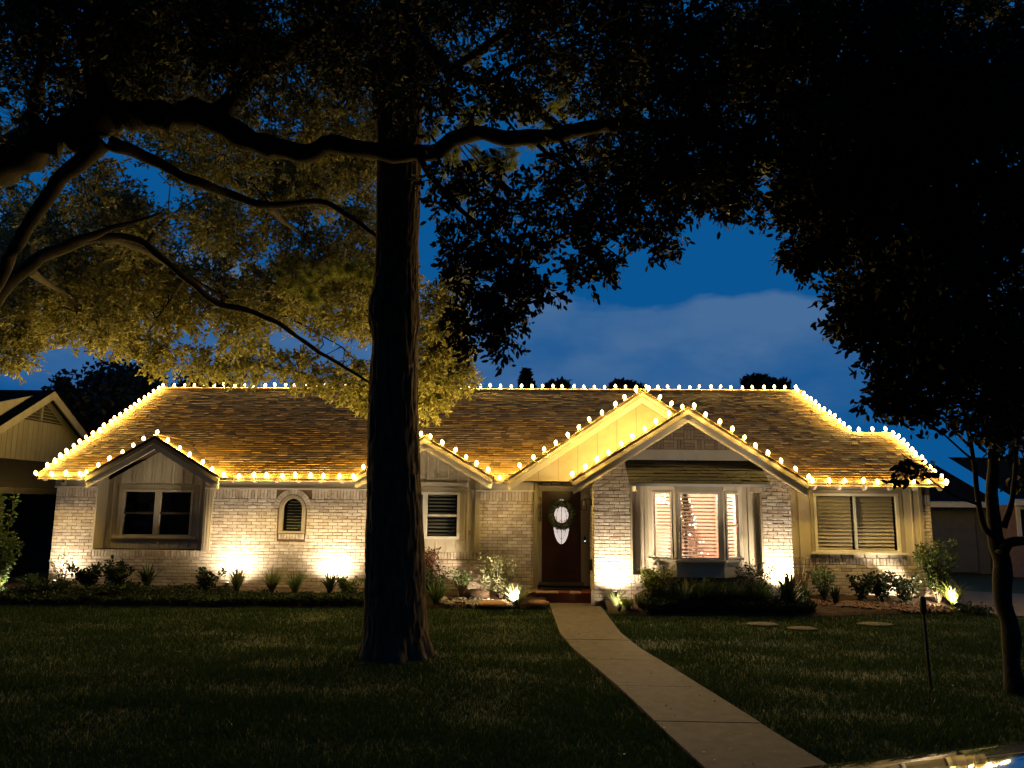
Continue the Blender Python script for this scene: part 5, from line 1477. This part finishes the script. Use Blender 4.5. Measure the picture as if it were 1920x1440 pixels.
dark += fill(1120, 1400, 230, 300, 66, lambda x, y: 9.6 + rnd.uniform(-.6, .6), 12, 50, 0.5, None, 0.9)
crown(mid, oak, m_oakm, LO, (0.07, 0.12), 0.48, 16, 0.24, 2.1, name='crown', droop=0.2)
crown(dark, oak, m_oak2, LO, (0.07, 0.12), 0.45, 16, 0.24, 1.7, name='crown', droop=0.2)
hang = [(830, 331, 34, 9.3, 12), (880, 336, 28, 9.3, 9), (930, 346, 34, 9.3, 12), (850, 396, 30, 9.2, 8), (960, 406, 40, 9.2, 17), (905, 456, 39, 9.2, 17), (850, 466, 28, 9.3, 9), (960, 486, 37, 9.2, 17), (1000, 456, 28, 9.2, 9), (900, 526, 37, 9.2, 17), (950, 546, 35, 9.2, 17), (990, 531, 25, 9.1, 8), (1025, 536, 17, 9.1, 4), (880, 586, 28, 9.2, 10), (930, 606, 32, 9.2, 13), (965, 586, 23, 9.1, 8), (890, 641, 17, 9.2, 4), (950, 646, 15, 9.1, 4), (860, 616, 17, 9.3, 4),
        (1040, 316, 37, 9.4, 12), (1090, 356, 39, 9.3, 15), (1050, 406, 34, 9.3, 11), (1110, 416, 37, 9.3, 16), (1150, 366, 37, 9.4, 14), (1090, 476, 30, 9.3, 12), (1130, 486, 25, 9.3, 9), (1100, 516, 15, 9.3, 4), (1180, 426, 30, 9.3, 10), (1210, 386, 37, 9.4, 14), (1240, 436, 28, 9.3, 10), (1250, 471, 15, 9.3, 4), (1200, 326, 39, 9.5, 14), (1260, 326, 39, 9.5, 16), (1270, 376, 28, 9.4, 9), (1320, 336, 37, 9.5, 16), (1370, 336, 34, 9.4, 13), (1360, 376, 25, 9.4, 10), (1395, 386, 20, 9.3, 7), (1410, 411, 12, 9.3, 4), (1310, 376, 17, 9.4, 4), (1300, 286, 37, 9.6, 14), (1370, 296, 30, 9.6, 10), (1010, 366, 25, 9.3, 7)]
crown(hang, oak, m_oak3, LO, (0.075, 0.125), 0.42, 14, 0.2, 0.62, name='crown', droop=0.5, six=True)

# unseen leaf layer added above the camera to block sky light
n = 26000
P = np.stack([rng.uniform(-14, 12, n), rng.uniform(-7, 7.5, n), rng.uniform(9.6, 12.5, n)], 1)
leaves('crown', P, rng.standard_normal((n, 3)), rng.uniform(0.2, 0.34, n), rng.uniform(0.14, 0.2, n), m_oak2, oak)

# ---- dark tree on the right, slim trunk
slim = thing('slim_tree', (5.06, 8.78, 0), 'slim dark trunk with a black leafy crown filling the right side', 'tree')
q = atz(1902, 1300, -0.02)
S0 = []
S0.append(limb([(1904, 1312, q.y, 0.1216), (1900, 1270, q.y, 0.0988), (1890, 1180, q.y, 0.0912), (1880, 1090, q.y, 0.0950), (1872, 1030, q.y, 0.0950), (1866, 960, 8.8, 0.0646), (1860, 880, 8.8, 0.0532), (1866, 760, 8.8, 0.0456), (1850, 600, 8.8, 0.0380), (1830, 400, 8.8, 0.0266), (1800, 150, 8.8, 0.0152)], slim, m_bark2, 'trunk'))
S0.append(limb([(1872, 1040, 8.8, 0.0646), (1895, 1018, 8.75, 0.0532), (1935, 1010, 8.6, 0.0471), (1990, 985, 8.5, 0.0380), (2060, 880, 8.4, 0.0228)], slim, m_bark2))
S0.append(limb([(1868, 1010, 8.8, 0.0380), (1845, 985, 8.8, 0.0304), (1832, 920, 8.8, 0.0258), (1822, 840, 8.8, 0.0228), (1800, 740, 8.8, 0.0182), (1760, 620, 8.8, 0.0114)], slim, m_bark2))
S0.append(limb([(1884, 990, 8.8, 0.0380), (1898, 930, 8.8, 0.0274), (1905, 840, 8.8, 0.0228), (1915, 700, 8.8, 0.0152)], slim, m_bark2))
S0.append(limb([(1832, 945, 8.8, 0.0152), (1790, 930, 8.8, 0.0122), (1745, 900, 8.7, 0.0091), (1690, 850, 8.7, 0.0061)], slim, m_bark2, 'branch'))
S0.append(limb([(1822, 840, 8.8, 0.0152), (1760, 780, 8.8, 0.0106), (1700, 730, 8.7, 0.0076), (1650, 690, 8.7, 0.0038)], slim, m_bark2, 'branch'))
S0.append(limb([(1822, 860, 8.8, 0.0137), (1750, 800, 8.8, 0.0091), (1690, 770, 8.7, 0.0053), (1630, 758, 8.7, 0.0023)], slim, m_bark2, 'branch'))
def edge(x, y):                                # the crown's outline against the sky
    xl = np.interp(y, [-100, 230, 330, 420, 500, 560, 620, 700, 780, 860, 950], [1380, 1420, 1500, 1530, 1560, 1610, 1640, 1740, 1830, 1870, 1890])
    return x < xl
rc = fill(1420, 1950, 200, 700, 58, lambda x, y: 8.9 + rnd.uniform(-1.0, 0.8), 15, 52, 0.45, edge, 0.97)
rc += fill(1620, 1950, 700, 930, 58, lambda x, y: 8.8 + rnd.uniform(-.5, .5), 8, 48, 0.45, edge, 0.8)
rc += [(1500, 480, 22, 9.0, 6), (1520, 450, 28, 9.0, 8), (1550, 400, 34, 9.0, 10), (1480, 380, 26, 9.2, 7), (1475, 345, 30, 9.2, 8), (1600, 560, 26, 9.0, 9), (1595, 610, 20, 9.0, 7), (1640, 580, 30, 9, 9), (1650, 650, 26, 8.8, 7), (1690, 700, 26, 8.8, 8), (1640, 745, 16, 8.8, 3), (1660, 700, 14, 8.8, 2), (1690, 760, 20, 8.8, 5), (1720, 740, 26, 8.8, 7), (1700, 858, 14, 8.7, 1), (1720, 905, 10, 8.7, 1), (1780, 760, 26, 8.7, 4)]
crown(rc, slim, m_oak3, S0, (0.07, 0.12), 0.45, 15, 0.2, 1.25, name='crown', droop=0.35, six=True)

# ---- silhouettes behind the house
def far_tree(px, py_top, Y, w_px, h_px, label, n=2600, name='background_tree'):
    base = at(px, 900, Y); topz = at(px, py_top, Y).z
    s = (at(px + 100, 800, Y) - at(px, 800, Y)).length / 100
    o = thing(name, (base.x, Y, 0), label, 'tree', 'dark trees behind the house')
    cz = topz - h_px * s / 2
    MB().tube([(base.x, Y, -0.1), (base.x + .1, Y, topz * 0.5), (base.x, Y, topz * 0.8)], [0.3, 0.2, 0.08], 8).build('trunk', m_bark2, o)
    nl = 14
    lob = [(rnd.gauss(0, .33), rnd.gauss(0, .33), rnd.gauss(0, .33), rnd.uniform(.3, .5)) for _ in range(nl)]
    P = []
    for _ in range(n):
        l = rnd.choice(lob)
        v = Vector((rnd.gauss(0, 1), rnd.gauss(0, 1), rnd.gauss(0, 1))).normalized() * abs(rnd.gauss(0.55, 0.32)) * l[3]
        P.append((base.x + (l[0] + v.x) * w_px * s / 1.6, Y + (l[1] + v.y) * w_px * s / 1.6, cz + (l[2] + v.z) * h_px * s / 1.6))
    P = np.array(P); D = rng.standard_normal(P.shape)
    ls = rng.uniform(0.18, 0.34, len(P)) * (Y / 30)
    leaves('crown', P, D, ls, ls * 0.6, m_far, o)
far_tree(190, 690, 31, 170, 200, 'large black tree behind the left end of the roof', 7000)
far_tree(260, 672, 33, 150, 210, 'taller black tree behind the upper left roof edge', 7000)
far_tree(360, 685, 35, 140, 160, 'black tree behind the ridge, partly behind lit oak leaves', 5000)
far_tree(125, 730, 29, 90, 140, 'lower black tree between the two roofs', 4000)
far_tree(985, 702, 40, 16, 34, 'thin black treetop left of three over the ridge')
far_tree(1043, 718, 42, 34, 26, 'small dark treetop near the middle of the ridge')
far_tree(1180, 718, 42, 60, 28, 'low dark treetop behind the tall yellow gable')
far_tree(1445, 710, 40, 76, 40, 'rounded dark treetop near the right end of the ridge', 3600)

# ---- dark trees added behind the camera to darken reflections and block sky light
n = 60000
a_ = rng.uniform(-1.9, 1.9, n); rr_ = rng.uniform(24, 30, n)
hmax = 17.0 + 3.0 * np.sin(a_ * 7) + 1.5 * np.sin(a_ * 19 + 1)
P = np.stack([rr_ * np.sin(a_) * 1.6, -rr_ * np.cos(a_), rng.random(n) ** 0.8 * hmax], 1)
tag(leaves('treeline', P, rng.standard_normal((n, 3)), rng.uniform(0.7, 1.4, n), rng.uniform(0.5, 0.9, n), m_far), 'unseen dark wooded line added across the street to block sky', 'trees', kind='stuff')

# ================================================================== neighbours
nb = thing('neighbour_house', (-13.1, 19.6, 0), 'dim tan neighbouring house with a louvred gable at the far left', 'house')
ap = Vector((-13.13, 19.6, 4.76))
al = R(92); nd = Vector((math.cos(al), math.sin(al), 0)); nn = Vector((nd.y, -nd.x, 0))
Tn = Matrix(((nd.x, nn.x, 0, ap.x), (nd.y, nn.y, 0, ap.y), (0, 0, 1, 0), (0, 0, 0, 1)))      # x along wall (away), y outward (+X side)
sl = 0.56
sid = MB(Tn).prism([(-6.5, 2.9), (4.2, 2.9), (4.2, 2.95), (0, 4.76 - 0.08), (-6.5, 2.95)], -0.05, 0.0).build('siding', m_nsiding, nb)
k = -4.2
while k < 3.6:
    zt = 4.76 - sl * abs(k) - 0.22
    if -1.35 < k < 1.05: zt = min(zt, 3.93)
    if zt > 2.98: MB(Tn).box(k, k + 0.012, 0.0005, 0.010, 2.92, zt).build('batten', M('groove', (0.12, 0.085, 0.05)) if 'groove' not in bpy.data.materials else bpy.data.materials['groove'], sid)
    k += 0.2
for s in (-1, 1):
    e = 4.4 if s > 0 else -6.8
    MB(Tn).prism([(0, 4.76), (0, 4.53), (e, 4.53 - sl * abs(e)), (e, 4.76 - sl * abs(e))][::-s if s < 0 else 1], 0.30, 0.34).build('rake_board', m_nsiding, nb)
    MB(Tn).add([(0, 0.36, 4.78), (e, 0.36, 4.78 - sl * abs(e)), (e, -7, 4.78 - sl * abs(e)), (0, -7, 4.78)], [(0, 1, 2, 3)]).add([(0, 0.36, 4.76), (e, 0.36, 4.76 - sl * abs(e)), (e, -7, 4.76 - sl * abs(e)), (0, -7, 4.76)], [(0, 1, 2, 3)]).build('roof', m_far_roof, nb)
vent = MB(Tn).prism([(-1.4, 3.95), (1.05, 3.95), (0, 4.55)], 0.001, 0.02).build('louvre_vent', m_dark, nb)
for k in range(6):
    z_ = 4.0 + k * 0.085
    hw = 1.2 * (4.56 - z_) / 0.61
    MB(Tn).add([(-hw, 0.03, z_), (hw * 0.85, 0.03, z_), (hw * 0.85, 0.075, z_ - 0.03), (-hw, 0.075, z_ - 0.03)], [(0, 1, 2, 3)]).build('louvre', m_nsiding, vent)
MB(Tn).box(-0.03, 0.03, 0.022, 0.08, 3.96, 4.48).build('vent_post', m_nsiding, vent)
mb = MB(Tn).prism([(-6.5, 0), (4.2, 0), (4.2, 2.88), (-6.5, 2.88)], -0.2, -0.06)
mb.build('wall', m_dark, nb)
MB(Tn).add([(-6.6, 0.0, 2.92), (4.3, 0.0, 2.92), (4.3, 1.6, 2.2), (-6.6, 1.6, 2.2)], [(0, 1, 2, 3)]).add([(-6.6, 0.0, 2.86), (4.3, 0.0, 2.86), (4.3, 1.6, 2.14), (-6.6, 1.6, 2.14)], [(0, 1, 2, 3)]).build('lower_roof', m_far_roof, nb)
MB(Tn).box(-6.6, 4.3, 1.56, 1.62, 2.05, 2.19).build('fascia', m_bark2, nb)

rn = thing('neighbour_garage', (13, 24, 0), 'dim grey neighbouring garage beyond the driveway at the far right', 'garage')
MB().box(10.5, 13.5, 24.0, 30, 0, 1.98).build('wall', m_grey, rn)
MB().box(10.3, 13.6, 23.55, 23.62, 1.96, 2.12).build('fascia', m_white, rn)
MB().add([(10.3, 23.5, 2.13), (13.6, 23.5, 2.13), (13.6, 27, 3.4), (10.3, 27, 3.4)], [(0, 1, 2, 3)]).build('roof', m_far_roof, rn)
MB().box(10.8, 13.1, 23.94, 23.995, 0.05, 1.75).build('garage_door', m_grey, rn)
r2 = thing('neighbour_cottage', (15.5, 23, 0), 'dim pinkish neighbouring wall with a window behind the slim trunk', 'house')
MB().box(13.6, 22, 23.0, 30, 0, 2.05).build('wall', m_pink, r2)
w_ = MB().box(13.75, 13.85, 22.93, 22.999, 0.95, 2.0).box(14.55, 14.65, 22.93, 22.999, 0.95, 2.0).box(13.85, 14.55, 22.93, 22.999, 1.92, 2.0).box(13.85, 14.55, 22.93, 22.999, 0.95, 1.03).build('window', m_white, r2)
MB().box(13.85, 14.55, 22.96, 22.97, 1.03, 1.92).build('pane', m_cargl, w_)
MB().box(13.5, 22, 22.55, 22.62, 2.03, 2.2).build('fascia', m_white, r2)
MB().add([(13.5, 22.5, 2.21), (22, 22.5, 2.21), (22, 26, 3.6), (13.5, 26, 3.6)], [(0, 1, 2, 3)]).build('roof', m_far_roof, r2)

# ================================================================== parked car, lower right corner
car = thing('parked_car', (1.3, 2.4, 0), 'shiny silver car bonnet reflecting the bulbs at the bottom right', 'car')
e0, e1 = atz(1370, 1442, 0.93), atz(1885, 1384, 0.97)
dirn = (e1 - e0); dirn.z = 0; dirn.normalize()
nrm = Vector((dirn.y, -dirn.x, 0))              # towards the camera
org = Vector((e0.x, e0.y, 0)) - dirn * 1.05 - nrm * 0.06      # nose of the car, on the far side line
Tc = Matrix(((dirn.x, nrm.x, 0, org.x), (dirn.y, nrm.y, 0, org.y), (0, 0, 1, 0), (0, 0, 0, 1)))   # x: nose to tail, y: far side 0 .. near side 1.75
Wc = 1.75
def section(x):
    """outline of the car body across its width at station x (metres behind the nose): list of (y, z)"""
    zt = float(np.interp(x, [0, 0.12, 0.5, 1.05, 1.6, 2.45, 4.6, 4.9], [0.72, 0.92, 0.975, 1.0, 1.02, 1.05, 1.02, 0.90]))
    ins = float(np.interp(x, [0, 0.10, 0.35, 4.6, 4.9], [0.22, 0.08, 0.0, 0.0, 0.14]))
    out = []
    for u in np.linspace(0, 1, 25):
        y = ins + (Wc - 2 * ins) * u
        e = min(u, 1 - u)
        d = 0.0
        d = 0.11 * ((0.5 - e) / 0.5) ** 2
        if e < 0.04: d += 0.05 * ((0.04 - e) / 0.04) ** 2
        out.append((y, zt - d + 0.012 * math.sin(math.pi * u)))
    side = [(ins - 0.01, out[0][1] - 0.10), (ins - 0.03, 0.55), (ins, 0.28)]
    return [(ins + 0.05, 0.22)] + [(y, z) for y, z in side[::-1]] + out + [(Wc - y, z) for y, z in side] + [(Wc - ins - 0.05, 0.22)]
xs = list(np.linspace(0, 0.5, 9)) + list(np.linspace(0.62, 4.6, 28)) + [4.75, 4.9]
secs = [section(x) for x in xs]
n = len(secs[0]); vs = []; fs = []
for x, s_ in zip(xs, secs): vs += [(x, y, z) for y, z in s_]
for i in range(len(xs) - 1):
    for k in range(n - 1):
        fs.append((i * n + k, i * n + k + 1, (i + 1) * n + k + 1, (i + 1) * n + k))
fs += [tuple(range(n)), tuple(range(len(vs) - 1, len(vs) - n - 1, -1))]
body = MB(Tc).add(vs, fs).build('body', m_carp, car, True)
# cabin
def cab(x, y, z): return (x, y, z)
cv = [(2.45, 0.16, 1.04), (2.45, 1.59, 1.04), (4.6, 1.59, 1.02), (4.6, 0.16, 1.02), (3.1, 0.30, 1.50), (3.1, 1.45, 1.50), (4.1, 1.45, 1.48), (4.1, 0.30, 1.48)]
cabin = MB(Tc).add(cv, [(4, 5, 6, 7)]).build('roof', m_carp, car)
for nme, f in (('windscreen', (0, 1, 5, 4)), ('side_window', (1, 2, 6, 5)), ('rear_window', (2, 3, 7, 6)), ('side_window', (3, 0, 4, 7))):
    MB(Tc).add([cv[i] for i in f], [(0, 1, 2, 3)]).build(nme, m_cargl, car)
MB(Tc).beam((2.42, 0.3, 1.058), (2.55, 1.2, 1.10), 0.02, 0.012).build('wiper', m_black, car)
for s_ in (0, 1):
    y = 0.02 if s_ == 0 else Wc - 0.02
    mr_ = MB(Tc).lathe([(0.0, -0.07), (0.07, -0.05), (0.09, 0.0), (0.07, 0.05), (0.0, 0.07)], (2.75, y + (-0.08 if s_ == 0 else 0.08), 1.02), 10).build('wing_mirror', m_black, car, True)
    for x in (0.85, 3.5):
        T_ = Tc @ Matrix.Translation((x, y, 0.31)) @ Matrix.Rotation(R(90), 4, 'X')
        wh = MB(T_).lathe([(0.2, -0.1), (0.30, -0.1), (0.32, -0.06), (0.32, 0.06), (0.30, 0.1), (0.2, 0.1)], (0, 0, 0), 24).build('wheel', m_tyre, car, True)
        MB(T_).lathe([(0.0, -0.105), (0.2, -0.09), (0.2, 0.09), (0.0, 0.105)], (0, 0, 0), 20).build('rim', m_chrome, wh)
for y0, y1 in ((0.28, 0.55), (1.2, 1.47)):
    MB(Tc).box(-0.02, 0.06, y0, y1, 0.62, 0.74).build('headlight', m_cargl, car)
